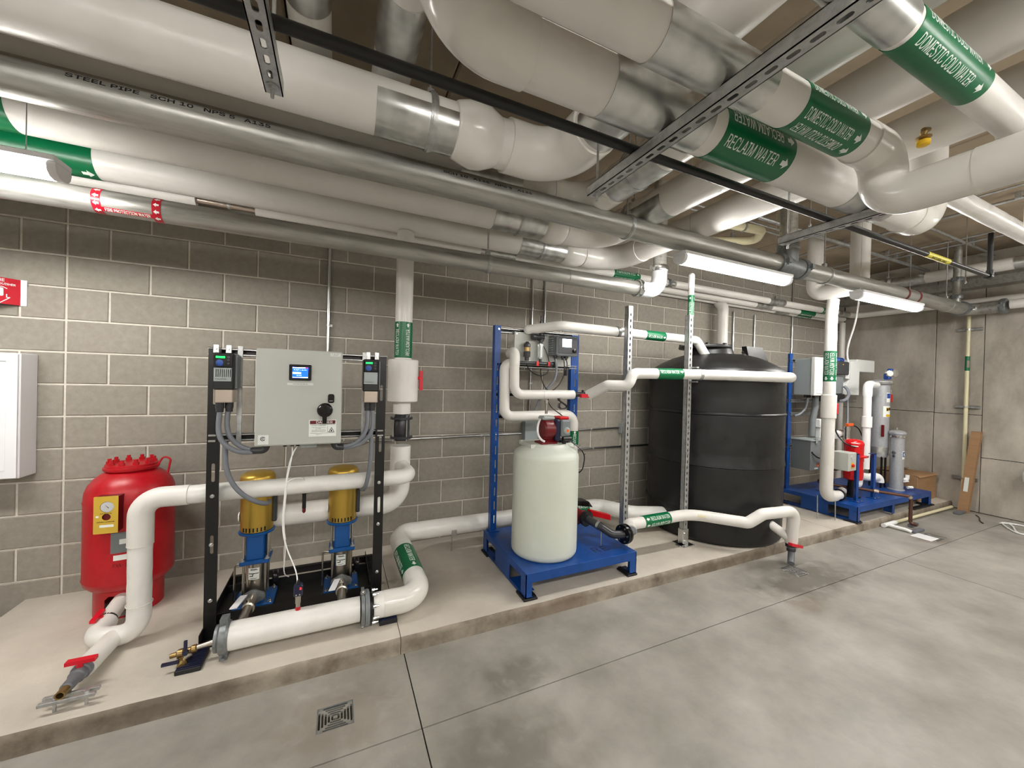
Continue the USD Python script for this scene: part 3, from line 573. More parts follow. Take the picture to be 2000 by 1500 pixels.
# ------------------------------------------------------------------ on the block wall
t = thing('fire_extinguisher_cabinet', 'white steel cabinet on the block wall at the left edge', 'cabinet', (-.22, 0, .88))
part(t, 'body', box(-.46, -.118, -.145, -.002, .87, 1.605, .004), 'white_enamel')
part(t, 'door', plate(sg.box(-.17, -.36, .165, .36).difference(rrect(.24, .64, .006)), (-.289, -.145, 1.237), (1, 0, 0), (0, 0, 1), .012), 'white_enamel', smooth=False)
part(t, 'door_panel', box(-.407, -.171, -.151, -.145, .92, 1.555, .002), 'white_enamel')
t = thing('safety_sign', 'red folded fire extinguisher sign high on the wall at the left edge', 'sign', (-.3, 0, 1.9))
w = plate(sg.Polygon([(-.43, -.001), (-.405, -.001), (-.30, -.105), (-.195, -.002), (-.172, -.002), (-.172, -.0035), (-.196, -.0035), (-.30, -.108), (-.406, -.0025), (-.43, -.0025)]), (0, 0, 1.898), (1, 0, 0), (0, 1, 0), .155)
part(t, 'folded_sheet', w, 'red_tape', smooth=False); part(t, 'white_flange', box(-.197, -.170, -.005, -.002, 1.897, 2.054), 'white_enamel')
s2 = .70711; u = (s2*1.0, s2*.99, 0); c0 = A3(-.2475, -.0565, 1.976)
part(t, 'lettering', cat(flat_text('FIRE', c0+A3(-.012*s2, -.012*s2, .062), u, (0, 0, 1), .017, .045, True), flat_text('EXTINGUISHER', c0+A3(0, 0, .04), u, (0, 0, 1), .012, .105, True)), 'white_print', 'white lettering', smooth=False)
pic = unary_union([rrect(.026, .05, .008, 4, (-.005, .0)), sg.LineString([(-.03, -.03), (-.042, -.03), (-.005, -.066), (.032, -.03), (.02, -.03), (.02, -.012)]).buffer(.0022), sg.LineString([(-.012, .03), (.004, .031), (.02, .022)]).buffer(.0022)])
part(t, 'pictogram', plate(pic, c0+A3(-.0007, -.0009, -.008), u, (0, 0, 1), .0012), 'white_print', 'white extinguisher and arrow picture', smooth=False)
def emt(label, pts, r=.0105, bend=.08, straps=(), name='conduit'):
    t = thing(name, label, 'conduit', pts[0]); part(t, 'tube', tube(pts, r, bend, 14), 'zinc_bright', smooth=40)
    for (x, z) in straps: part(t, 'strap', cat(box(x-.014, x+.03, -.004, -.001, z-.01, z+.01), box(x-.013, x+.013, -.03, -.003, z-.01, z+.01, .004)), 'zinc')
    return t
Y = -.018
emt('vertical metal conduit on the wall coming down behind the grey control panel', [(1.494, Y, 1.35), (1.494, Y, CEIL)], .0125, straps=[(1.494, 1.92)])
emt('left conduit of the pair rising behind the dosing skid board', [(3.305, Y, 1.06), (3.305, Y, CEIL)], straps=[(3.305, 2.0), (3.305, 1.5)])
emt('right conduit of the pair rising behind the dosing skid board', [(3.447, Y, 1.9), (3.447, Y, CEIL)])
emt('horizontal conduit on the wall left of the grey junction box', [(1.35, Y, .985), (3.22, Y, 1.008)], straps=[(2.8, 1.003)])
emt('horizontal conduit on the wall right of the white solution tank', [(3.36, Y, 1.015), (4.44, Y, 1.03)], straps=[(4.05, 1.023)])
emt('lower thin dark pipe along the wall right of the white solution tank', [(3.2, Y, .815), (5.0, Y, .822)], straps=[(4.08, .818)])
for i, (x, zb_) in enumerate(((6.281, 1.5), (6.71, 1.4), (7.556, 1.4))): emt(['first', 'second', 'third'][i]+' from the left of three conduits on the wall between black tank and end wall', [(x, Y, zb_), (x, Y, 2.5 if i < 2 else CEIL)], .012)
t = thing('junction_box', 'grey steel junction box on the wall behind the solution tank', 'junction box', (3.29, 0, .97)); part(t, 'body', box(3.235, 3.365, -.075, -.001, .95, 1.13, .004), 'box_grey'); part(t, 'cover', box(3.23, 3.37, -.079, -.075, .945, 1.135, .002), 'box_grey')
t = thing('junction_box', 'small outlet box on the wall left of the rear slotted post', 'junction box', (4.47, 0, .97)); part(t, 'body', box(4.43, 4.53, -.055, -.001, .97, 1.085, .004), 'box_grey'); part(t, 'knob', cyl((4.45, -.055, 1.03), (4.45, -.062, 1.03), .007, 10), 'zinc_bright')

# ------------------------------------------------------------------ expansion tank
cx, cy, R = .441, -.300, .202
t = thing('expansion_tank', 'red steel expansion tank on a ring foot beside the white drop pipe', 'tank', (cx, cy, .09))
part(t, 'shell', lathe((cx, cy, .245), (0, 0, 1), [(0, .10), (0, .158), (.012, .178), (.035, R-.004), (.055, R), (.063, R+.003), (.071, R), (.50, R), (.508, R+.003), (.516, R), (.56, R-.003), (.60, R-.016), (.635, R-.04), (.66, R-.068), (.675, R-.092), (.682, .10)], 56), 'red_paint', smooth=50)
ang = lambda a: (math.cos(a), math.sin(a))
ring = shell((cx, cy, .09), (cx, cy, .26), .150, .156, 56)
hole = np.array([math.degrees(math.atan2(c[1]-cy, c[0]-cx)) for c in ring.triangles_center]); zz = ring.triangles_center[:, 2]
base = m3.Manifold.cylinder(.17, .156, .156, 64).translate((cx, cy, .09)) - m3.Manifold.cylinder(.2, .150, .150, 64).translate((cx, cy, .08))
hb = m3.CrossSection([[(-.055, 0), (.055, 0), (.055, .105), (.035, .125), (-.035, .125), (-.055, .105)]]).extrude(.3).rotate((90, 0, 0)).translate((0, 0, .098)).rotate((0, 0, 4)).translate((cx-.01, cy-.02, 0))
base = base - hb; mm = base.to_mesh(); part(t, 'foot_ring', trimesh.Trimesh(mm.vert_properties[:, :3], mm.tri_verts, process=False), 'red_paint', 'red ring foot with an arched opening', smooth=40)
part(t, 'flange', cat(lathe((cx, cy, .925), (0, 0, 1), [(0, .122), (.006, .126), (.018, .126), (.021, .122)], 48), lathe((cx, cy, .946), (0, 0, 1), [(0, .118), (.012, .118), (.016, .112)], 48)), 'red_paint', smooth=40)
for k in range(10):
    a = k*2*math.pi/10+.2; part(t, 'flange_bolt', cat(lathe((cx+.098*math.cos(a), cy+.098*math.sin(a), .962), (0, 0, 1), [(0, .0145), (.014, .0145), (.014, .009), (.03, .009)], 6)), 'red_paint')
part(t, 'lifting_eye', tube([(cx+.112, cy-.02, .912), (cx+.155, cy-.02, .995), (cx+.19, cy-.02, .975), (cx+.175, cy-.02, .885)], .0055, .02, 10), 'red_paint')
yf = cy-R; d0 = (-.13, -.99, 0)
def on_tank(a, z, off): return A3(cx+(R+off)*math.sin(a), cy-(R+off)*math.cos(a), z)
au = -.06; ux = (math.cos(au), math.sin(au), 0); q = on_tank(au, .722, .045)
g = part(t, 'gauge_plate', plate(rrect(.098, .155, .003).difference(unary_union([sg.Point(.002, .047).buffer(.031), sg.Point(.002, -.012).buffer(.0185)])), q, ux, (0, 0, 1), -.003) if False else plate(rrect(.104, .205, .003).difference(unary_union([sg.Point(.004, .043).buffer(.030), sg.Point(.002, -.012).buffer(.0185)])), q, ux, (0, 0, 1), .003), 'yellow_plate', 'yellow gauge plate', smooth=False)
nn = np.cross(ux, (0, 0, 1))
part(t, 'gauge_box', cat(hull([q-nn*.004+A3(*ux)*a*.05+A3(0, 0, 1)*b*.0785-nn*c for a in (-1, 1) for b in (-1.25, 1.25) for c in (0, .06)])), 'dark_red')
part(g, 'gauge_dial', cat(lathe(q+A3(*ux)*.004+A3(0, 0, .043), nn, [(-.003, .029), (.001, .029), (.002, .025)], 28)), 'dial', 'round pressure dial'); part(g, 'needle', hull([q+A3(*ux)*a+A3(0, 0, b)+nn*c for a, b in ((-.004, .055), (.010, .037), (.012, .039)) for c in (.0025, .0035)]), 'black_print')
part(g, 'lettering', cat(flat_text('AIR PRESSURE', q+A3(0, 0, .008)+nn*.003, ux, (0, 0, 1), .005, .05), flat_text('FLEXIBLE MEMBRANE', q+A3(0, 0, -.038)+nn*.003, ux, (0, 0, 1), .005, .076)), 'black_print', smooth=False)
part(g, 'sticker', cat(*[plate(rrect(w_, h_, .002), q+A3(*ux)*a+A3(0, 0, b)+nn*.003, ux, (0, 0, 1), .0006) for a, b, w_, h_ in ((.004, -.061, .06, .014), (-.036, -.008, .012, .010))]), 'white_print', smooth=False)
def curved(a0, a1, z0, z1, off, th): return shell((cx, cy, z0), (cx, cy, z1), R+off, R+off+th, 14, a0, a1, (0, -1, 0))
part(t, 'name_plate', curved(-.06, .56, .486, .602, .0, .0015), 'panel_dark', 'grey metal name plate'); part(t, 'sticker', curved(.12, .40, .535, .563, .0015, .001), 'white_print', 'white sticker'); part(t, 'sticker', curved(.0, .32, .444, .474, .0, .001), 'white_print', 'white warning sticker')
part(t, 'lettering', wrap_text('FXA-100', (cx, cy, .31), (math.cos(.1), 0, 0), (0.1, -1, 0), 30, .022, .10) if False else flat_text('FXA-1', on_tank(.14, .415, .001), (1, .03, 0), (0, 0, 1), .022, .06), 'dark_red', 'dark stencil', smooth=False)
# ------------------------------------------------------------------ booster pump skid
t = thing('pump_frame', 'tall black slotted steel frame with two posts on a black base', 'equipment frame', (1.4, -.6, .09))
def angle(p0, p1, n1, n2, w, th=.004, slots=None):
    """angle iron: leg 1 faces n1 (slotted), leg 2 faces n2"""
    p0, p1, n1, n2 = A3(*p0), A3(*p1), A3(*n1), A3(*n2); u = (p1-p0)/np.linalg.norm(p1-p0); L = np.linalg.norm(p1-p0)
    poly = sg.box(0, 0, L, w)
    if slots: poly = poly.difference(unary_union([slot(c, w/2, a, b) for c, a, b in slots]))
    s1 = 1 if np.cross(u, n2)@n1 > 0 else -1
    m1 = plate(poly, p0, u, n2*1., th*s1 if False else th); m2 = plate(sg.box(0, -w, L, 0), p0, u, n1, th)
    return cat(m1, m2)
for x, sx in ((.945, 1), (1.790, 1)):
    sl = [(c-.092, .10, .016) for c in ((.60, .985, 1.40) if x < 1.2 else (.72, 1.10, 1.42))]
    m = plate(sg.box(x, .092, x+.056, 1.648).difference(unary_union([slot(x+.03, .092+c, h, w) for c, w, h in sl])), (0, -.862, 0), (1, 0, 0), (0, 0, 1), .005)
    part(t, 'post', cat(m, box(x if x < 1.2 else x+.051, x+.005 if x < 1.2 else x+.056, -.862, -.812, .092, 1.648)), 'black_paint', smooth=False)
    part(t, 'base_rail', cat(box(x, x+.005, -.94, -.22, .092, .162), box(x, x+.06, -.94, -.22, .092, .098), hull([(x+.001, -.86, .1), (x+.006, -.86, .1), (x+.001, -.86, .30), (x+.006, -.86, .30), (x+.001, -.66, .1), (x+.006, -.66, .1)])), 'black_paint', smooth=False)
    part(t, 'post_bolt', cat(*[hexbolt((x+.028, -.867, z), (0, -1, 0), .007, .006) for z in (.86, .60, .30)]), 'zinc_bright')
part(t, 'base_plate', cat(box(.95, 1.845, -.73, -.40, .096, .104), box(.95, 1.845, -.735, -.729, .092, .15), box(.95, 1.845, -.405, -.399, .092, .15)), 'black_paint', smooth=False)
part(t, 'cross_bar', box(.95, 1.845, -.25, -.22, .092, .135), 'black_paint')
for z in (1.634, 1.170):
    part(t, 'cross_rail', channel((.94, -.815, z), (1.85, -.815, z), (0, 1, 0), hole=None), 'zinc', 'galvanised cross rail', smooth=False)
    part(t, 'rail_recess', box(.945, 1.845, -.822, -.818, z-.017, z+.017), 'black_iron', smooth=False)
for x in (1.062, 1.075+.62): part(t, 'mounting_strap', box(x+.01, x+.034, -.864, -.858, 1.13, 1.668, .001), 'zinc', 'galvanised upright strap')
for x in (.965, 1.02, 1.725, 1.775): part(t, 'clip', cat(box(x, x+.026, -.872, -.858, 1.625, 1.672, .002), cyl((x+.013, -.872, 1.648), (x+.013, -.877, 1.648), .006, 8)), 'zinc_bright', 'bright rail clip')
for z in (1.185, 1.155): part(t, 'channel_nut', box(.952, .985, -.875, -.862, z-.005, z+.005, .001), 'zinc_bright')
part(t, 'channel_nut', box(1.80, 1.835, -.875, -.862, 1.18, 1.19, .001), 'zinc_bright'); part(t, 'channel_nut', box(1.80, 1.835, -.875, -.862, 1.15, 1.16, .001), 'zinc_bright')

# control panel
yp = -1.0; t = thing('control_cabinet', 'grey steel control panel with a blue screen and black rotary switch', 'control panel', (1.385, -.92, 1.136))
part(t, 'enclosure', box(1.186, 1.585, -.978, -.868, 1.142, 1.648, .004), 'panel_grey')
part(t, 'door', box(1.178, 1.593, yp, -.980, 1.136, 1.655, .006), 'panel_grey')
q = A3(1.384, yp, 1.532)
s = part(t, 'screen_bezel', plate(rrect(.106, .086, .005), q, (1, 0, 0), (0, 0, 1), .010), 'black_gloss', 'black screen bezel')
part(s, 'screen', box(1.346, 1.422, -1.0118, -1.0098, 1.502, 1.561), 'screen_blue', 'lit blue screen', smooth=False)
part(s, 'screen_graphics', cat(box(1.347, 1.408, -1.0126, -1.0118, 1.5545, 1.5605), box(1.347, 1.388, -1.0126, -1.0118, 1.524, 1.534), box(1.347, 1.421, -1.0126, -1.0118, 1.503, 1.508), flat_text('PUMP 1 AUTO', (1.384, -1.0118, 1.546), (1, 0, 0), (0, 0, 1), .005, .06), flat_text('58 PSI', (1.378, -1.0118, 1.516), (1, 0, 0), (0, 0, 1), .005, .024)), 'screen_white', 'white bars and letters on the screen', smooth=False)
part(s, 'screen_mark', box(1.409, 1.421, -1.0126, -1.0118, 1.5545, 1.5605), 'screen_red', smooth=False)
l = part(t, 'name_strip', box(1.323, 1.447, -1.0016, -1.0, 1.463, 1.4755), 'panel_light', 'pale engraved strip'); part(l, 'lettering', flat_text('BOOSTER CONTROLLER', (1.385, -1.0016, 1.4692), (1, 0, 0), (0, 0, 1), .005, .07), 'black_print', smooth=False)
l = part(t, 'name_strip', box(1.529, 1.583, -1.0016, -1.0, 1.628, 1.646), 'panel_light', 'pale label at the top corner'); part(l, 'lettering', cat(flat_text('P-BP-001', (1.556, -1.0016, 1.641), (1, 0, 0), (0, 0, 1), .004, .036), flat_text('RECLAIM', (1.556, -1.0016, 1.634), (1, 0, 0), (0, 0, 1), .003, .02)), 'black_print', smooth=False)
part(t, 'push_button', cat(plate(rrect(.032, .050, .010), (1.538, yp, 1.391), (1, 0, 0), (0, 0, 1), .009), cyl((1.538, -1.009, 1.398), (1.538, -1.014, 1.398), .009, 16)), 'black_gloss', 'black rounded button station'); part(t, 'button_mark', box(1.529, 1.547, -1.0098, -1.009, 1.376, 1.381), 'grey_print')
k = part(t, 'rotary_switch', lathe((1.508, yp, 1.326), (0, -1, 0), [(0, .040), (.008, .040), (.016, .037), (.022, .030), (.024, .01)], 36), 'black_gloss', 'round black disconnect switch'); part(k, 'switch_lever', hull([(1.508+a*.011, -1.022-c, z) for a in (-1, 1) for z, c in ((1.355, .0), (1.355, .022), (1.252, .0), (1.256, .018))]), 'black_gloss', 'black lever pointing down')
l = part(t, 'danger_sign', box(1.430, 1.567, -1.0014, -1.0, 1.180, 1.272), 'white_print', 'white danger sign with a red header', smooth=False)
part(l, 'sign_header', box(1.435, 1.562, -1.0022, -1.0014, 1.249, 1.268), 'dark_red', 'red header', smooth=False); part(l, 'lettering', flat_text('DANGER', (1.507, -1.0022, 1.2585), (1, 0, 0), (0, 0, 1), .013, .082, True), 'white_print', smooth=False)
tri = sg.Polygon([(-.016, -.012), (.016, -.012), (0, .016)]); ms = [plate(tri.difference(tri.buffer(-.0024)), (1.543, -1.0014, 1.214), (1, 0, 0), (0, 0, 1), .0006), plate(sg.box(-.003, -.006, .003, .004), (1.543, -1.0014, 1.212), (1, 0, 0), (0, 0, 1), .0006)]
ms += [box(1.436, 1.561, -1.002, -1.0014, 1.2458, 1.2468), box(1.523, 1.524, -1.002, -1.0014, 1.199, 1.236), box(1.436, 1.561, -1.002, -1.0014, 1.197, 1.198)]
ms += [flat_text(s_, (1.4785, -1.0014, z), (1, 0, 0), (0, 0, 1), .0034, w) for s_, z, w in (('Hazardous voltage inside', 1.240, .07), ('Can cause severe injury', 1.230, .066), ('or death.', 1.2235, .026), ('Turn off all power before', 1.215, .07), ('servicing this equipment', 1.208, .07), ('Label No. 14', 1.191, .03))]
part(l, 'sign_print', cat(*ms), 'black_print', smooth=False)
l = part(t, 'approval_sticker', plate(rrect(.048, .050, .003), (1.218, yp, 1.171), (1, 0, 0), (0, 0, 1), .0008), 'panel_light', 'pale certification sticker'); part(l, 'lettering', plate(unary_union([sg.Point(0, 0).buffer(.0115).difference(sg.Point(0, 0).buffer(.0088)).difference(sg.box(.004, -.004, .02, .004)), sg.Point(.001, 0).buffer(.006).difference(sg.Point(.001, 0).buffer(.0036)).difference(sg.box(.002, -.002, .02, .002))]), (1.216, -1.0008, 1.176), (1, 0, 0), (0, 0, 1), .0005), 'black_print', smooth=False)
part(t, 'cable_gland', cat(*[lathe((x, -.92, 1.143), (0, 0, -1), [(0, .012), (.012, .012), (.014, .009), (.024, .009)], 10) for x in (1.31, 1.345, 1.372)]), 'black_pvc', 'black glands under the panel')
part(t, 'side_box', box(1.385, 1.47, -.95, -.90, 1.112, 1.143, .003), 'box_grey'); 
t = thing('signal_cable', 'pair of white cables hanging from the grey control panel', 'cable', (1.37, -.92, .5))
part(t, 'cable', curve([(1.372, -.92, 1.122), (1.355, -.93, 1.09), (1.325, -.945, .96), (1.315, -.945, .80), (1.316, -.94, .64), (1.335, -.95, .55), (1.375, -1.0, .47), (1.395, -1.05, .40)], .0035), 'white_pvc'); part(t, 'cable', curve([(1.345, -.92, 1.122), (1.347, -.93, 1.08), (1.328, -.955, .95), (1.318, -.952, .80), (1.313, -.945, .66), (1.322, -.93, .56), (1.316, -.90, .45), (1.33, -.80, .33)], .003), 'white_pvc')
part(t, 'spiral_wrap', curve([(1.322, -.95, .92), (1.316, -.949, .80), (1.314, -.943, .66), (1.322, -.945, .605)], .0065), 'white_pvc', 'clear spiral wrap')

# drives beside the panel
def drive(x, label, slats):
    t = thing('motor_drive', label, 'motor drive', (x, -.92, 1.364)); y0, y1 = -.985, -.868; w = .088
    part(t, 'body', box(x, x+w, y0, y1, 1.432, 1.622, .006), 'black_paint')
    part(t, 'heat_sink', cat(*[box(x+w, x+w+.008, -.96+k*.018, -.952+k*.018, 1.44, 1.612) for k in range(5)]), 'panel_dark', smooth=False)
    k = part(t, 'keypad', box(x+.006, x+w-.006, y0-.006, y0, 1.548, 1.612, .003), 'black_gloss'); part(k, 'display', box(x+.012, x+.050, y0-.0072, y0-.006, 1.594, 1.605), 'screen_green', 'lit green display', smooth=False)
    part(k, 'dial', lathe((x+.028, y0-.006, 1.570), (0, -1, 0), [(0, .017), (.004, .016), (.005, .01)], 24), 'blue_plastic', 'round blue keypad'); part(k, 'button', cat(*[cyl((x+.065, y0-.006, z), (x+.065, y0-.009, z), .006, 12) for z in (1.60, 1.585, 1.568)]), 'dark_pvc')
    p = sg.box(x+.004, 1.476, x+w-.010, 1.545)
    if slats: p = p.difference(unary_union([slot(x+.014+i*.0085, 1.518, .0035, .04) for i in range(8)]))
    c = part(t, 'front_cover', plate(p, (0, y0, 0), (1, 0, 0), (0, 0, 1), .006), 'box_grey', 'light grey lower cover', smooth=False); part(c, 'lettering', flat_text('PowerDrive', (x+.034, y0-.006, 1.488), (1, 0, 0), (0, 0, 1), .006, .045), 'black_print', smooth=False)
    part(t, 'terminal_box', box(x+.006, x+w-.004, y0+.004, -.875, 1.366, 1.436, .004), 'copper_clean', 'tarnished metal terminal box')
    return t
xs = (.994, 1.705); t1 = drive(xs[0], 'left motor drive with a slatted grey cover and lit green display', True); t2 = drive(xs[1], 'right motor drive by the white riser, with a plain grey cover', False)
def hose(t, x, pts, r=.0125):
    part(t, 'gland', lathe((pts[0][0], pts[0][1], 1.366), (0, 0, -1), [(0, .019), (.03, .019), (.034, .0165), (.05, .0165)], 14), 'dark_pvc', 'dark cable gland'); part(t, 'flexible_conduit', curve(pts, r, 12, 40), 'grey_hose', 'grey flexible conduit')
hose(t1, 0, [(1.016, -.945, 1.34), (1.014, -.95, 1.26), (1.03, -.96, 1.17), (1.085, -.955, 1.115), (1.165, -.93, 1.100)]); hose(t1, 0, [(1.052, -.925, 1.34), (1.046, -.935, 1.26), (1.065, -.94, 1.18), (1.11, -.935, 1.13), (1.165, -.925, 1.110)])
part(t1, 'elbow_fitting', tube([(1.150, -.928, 1.104), (1.215, -.925, 1.104), (1.225, -.925, 1.14)], .019, .02, 14), 'dark_pvc', 'dark elbow fitting')
part(t1, 'flexible_conduit', curve([(1.035, -.90, 1.16), (1.035, -.90, 1.06), (1.06, -.905, .95), (1.11, -.90, .87), (1.18, -.85, .80), (1.215, -.72, .765)], .0125, 12, 40), 'grey_hose', 'long grey conduit to the left pump')
hose(t2, 0, [(1.735, -.93, 1.34), (1.738, -.94, 1.26), (1.72, -.945, 1.18), (1.67, -.94, 1.125), (1.60, -.93, 1.11)]); hose(t2, 0, [(1.762, -.93, 1.34), (1.768, -.94, 1.26), (1.75, -.945, 1.17), (1.68, -.935, 1.112), (1.60, -.925, 1.10)])
part(t2, 'elbow_fitting', tube([(1.61, -.928, 1.104), (1.565, -.925, 1.104), (1.555, -.925, 1.14)], .019, .02, 14), 'dark_pvc', 'dark elbow fitting')
part(t2, 'flexible_conduit', curve([(1.755, -.90, 1.20), (1.765, -.90, 1.08), (1.755, -.89, .94), (1.745, -.86, .86), (1.72, -.72, .80)], .0125, 12, 30), 'grey_hose', 'long grey conduit to the right pump')

# pumps
def pump(cx, label):
    cy = -.57; t = thing('booster_pump', label, 'pump', (cx, cy, .104))
    part(t, 'base', cat(box(cx-.105, cx+.105, cy-.105, cy+.105, .104, .132, .005), lathe((cx, cy, .13), (0, 0, 1), [(0, .075), (.02, .066), (.03, .06)], 28)), 'pump_blue', 'blue cast base')
    for a in (-1, 1):
        for b in (-1, 1): part(t, 'anchor_bolt', hexbolt((cx+a*.086, cy+b*.086, .132), (0, 0, 1), .009, .010), 'zinc_bright')
    part(t, 'pump_tube', lathe((cx, cy, .155), (0, 0, 1), [(0, .058), (.012, .058), (.016, .054), (.22, .054), (.225, .052)], 36), 'stainless', 'stainless pump barrel', smooth=40)
    s = part(t, 'sticker', shell((cx, cy, .265), (cx, cy, .335), .0542, .0550, 14, -.55, .55, (-.1, -1, 0)), 'white_print', 'white label'); part(s, 'lettering', cat(*[shell((cx, cy, z), (cx, cy, z+h_), .055, .0554, 12, a0, a1, (-.1, -1, 0)) for z, h_, a0, a1 in ((.300, .004, -.5, .5), (.322, .003, -.3, .4), (.327, .003, -.3, .3), (.285, .004, -.4, -.05), (.290, .008, -.12, -.02), (.272, .002, -.3, .3))]), 'black_print', smooth=False)
    for a in (-1, 1):
        for b in (-1, 1): part(t, 'tie_rod', cyl((cx+a*.056, cy+b*.052, .132), (cx+a*.056, cy+b*.052, .385), .008, 12), 'stainless', 'stainless tie rod')
    part(t, 'bracket', cat(box(cx-.078, cx+.078, cy-.072, cy+.072, .362, .388, .006), lathe((cx, cy, .385), (0, 0, 1), [(0, .05), (.01, .042)], 24), box(cx-.046, cx+.046, cy-.056, cy-.040, .385, .55, .006), box(cx-.046, cx+.046, cy+.040, cy+.056, .385, .55, .006), lathe((cx, cy, .540), (0, 0, 1), [(0, .06), (.003, .094), (.012, .097), (.018, .092)], 40)), 'pump_blue', 'blue cast motor bracket')
    part(t, 'shaft_guard', cat(cyl((cx, cy, .385), (cx, cy, .545), .018, 16), *[cyl((cx+a*.062, cy+b*.03, .385), (cx+a*.062, cy+b*.03, .545), .007, 8) for a in (-1, 1) for b in (-1, 1)]), 'stainless')
    part(t, 'bracket_bolt', cat(*[hexbolt((cx+a*.064, cy+b*.06, .388), (0, 0, 1), .010, .010) for a in (-1, 1) for b in (-1, 1)]), 'zinc')
    bell = lathe((cx, cy, .560), (0, 0, 1), [(0, .0865), (.01, .087), (.24, .0885), (.27, .084), (.275, .078)], 44)
    part(t, 'motor', bell, 'gold', 'gold painted motor body', smooth=40)
    part(t, 'motor_vent', cat(*[box(-.0035, .0035, -.0895, -.08, .566, .590).apply_transform(trimesh.transformations.rotation_matrix(a, (0, 0, 1))).apply_translation((cx, cy, 0)) for a in np.linspace(-.75, .62, 7)]), 'black_iron', 'dark vent slots', smooth=False)
    part(t, 'motor_cap', lathe((cx, cy, .842), (0, 0, 1), [(0, .072), (.006, .090), (.02, .095), (.045, .093), (.06, .084), (.070, .066), (.074, .03), (.074, .005)], 44), 'gold', 'rounded gold fan cover', smooth=60)
    part(t, 'name_disc', lathe((cx-.088, cy-.01, .645), (-1, 0, 0), [(0, .03), (.006, .028)], 20), 'white_enamel')
    part(t, 'wire_box', box(cx+.082, cx+.106, cy-.03, cy+.03, .60, .76, .004), 'dark_pvc', 'dark terminal box')
    part(t, 'bleed_pipe', tube([(cx-.055, cy, .345), (cx-.115, cy+.02, .345), (cx-.115, cy+.02, .12)], .006, .018, 8), 'stainless')
    part(t, 'suction_flange', plate(unary_union([sg.Point(-.04, 0).buffer(.024), sg.Point(.04, 0).buffer(.024), sg.Point(0, 0).buffer(.043)]).convex_hull, (cx, cy-.085, .178), (1, 0, 0), (0, 0, 1), .016), 'cast_grey', 'oval cast flange')
    part(t, 'suction_valve', cat(cyl((cx, cy-.06, .178), (cx, cy-.20, .185), .026, 20), lathe((cx, cy-.19, .186), (0, -1, .05), [(0, .022), (.005, .034), (.05, .034), (.055, .026), (.20, .026)], 18), cyl((cx, cy-.225, .20), (cx, cy-.225, .235), .012, 12)), 'stainless', 'steel ball valve')
    part(t, 'valve_handle', hull([(cx-.055+a*.017+k*.03, cy-.31+k*.10, .238+k*.012+c) for a in (-1, 1) for k in (0, 1) for c in (0, .006)]), 'white_enamel', 'flat white lever')
    part(t, 'discharge_pipe', cat(cyl((cx, cy+.05, .178), (cx, cy+.12, .178), .03, 18), lathe((cx+.09, cy+.06, .22), (1, 0, 0), [(-.01, .022), (0, .036), (.018, .036), (.024, .02)], 20)), 'black_pvc', 'black outlet valve')
    return t
pump(1.133, 'gold topped booster pump on the left with blue castings'); pump(1.618, 'gold topped booster pump on the right with blue castings')

# suction header
y, z, r = -1.05, .192, .0655
t = thing('suction_pipe', 'low white insulated header before the pumps, running back along the wall to the tank', 'pipe', (1.1, y, z))
part(t, 'jacket', sweep(np.array([(1.098, y, z), (1.71, y, z)]), r, 36, lump=.002, step=.03), 'jacket_wrap', smooth=50)
zw, yw = .300, -.30
main = [(1.775, y, z), (2.06, y, z), (2.015, yw, zw), (3.95, yw, zw), (4.16, -.55, zw-.02), (4.62, -.62, zw-.06)]
part(t, 'jacket', tube(main, r+.004, [.115, .11, .14, .14], 36, 10, lump=.002, step=.05), 'jacket_wrap', smooth=50)
part(t, 'elbow_cover', tube([(1.84, y, z), (2.06, y, z), (2.049, -.86, z+.025)], r+.006, .115, 40, 12), 'fitting', 'glossy white elbow cover', smooth=60)
def on_seg(a, b, f): return A3(*a)*(1-f)+A3(*b)*f
pipe_label(t, on_seg(main[1], main[2], .64), on_seg(main[1], main[2], .27), r+.0055, 'RECLAIM WATER', [((.1, -.2, .97), True), ((-.93, -.1, .35), True)], h=.036)
pipe_label(t, (3.50, yw, zw), (3.80, yw, zw), r+.0055, 'RECLAIM WATER', [((0, -.85, .5), True), ((0, -.85, -.5), True)], h=.034, arrows=False, frac=.85)
t_ = part(t, 'end_coupling', cat(lathe((1.062, y, z), (1, 0, 0), [(-.02, .046), (-.02, .062), (-.008, .064), (0, .060)], 32), lathe((1.06, y, z), (1, 0, 0), [(0, .06), (.004, .074), (.03, .078), (.042, .07)], 32), *[hull([(1.062+a*.034+.02-.02, y+b*.026, z+s*(.068+c)) for a in (0, 1) for b in (-1, 1) for c in (0, .034)]) for s in (-1, 1)], cyl((1.082, y-.018, z-.13), (1.082, y-.018, z-.055), .008, 10), cyl((1.082, y-.05, z-.085), (1.082, y+.02, z-.085), .008, 10)), 'cast_grey', 'grey bolted end coupling')
part(t, 'butterfly_valve', cat(lathe((1.716, y, z), (1, 0, 0), [(0, .03), (0, .088), (.018, .092), (.018, .03)], 36), *[hull([(1.716+a*.016, y+b*.020, z+s*c) for a in (0, 1) for b in (-1, 1) for c in (.05, .112)]) for s in (-1, 1)]), 'cast_grey', 'grey lugged valve body')
part(t, 'flange', lathe((1.736, y, z), (1, 0, 0), [(0, .03), (0, .094), (.016, .096), (.024, .092), (.024, .03)], 36), 'panel_dark', 'dark grey flange ring'); part(t, 'gasket', cyl((1.758, y, z), (1.782, y, z), r+.012, 30), 'black_iron')
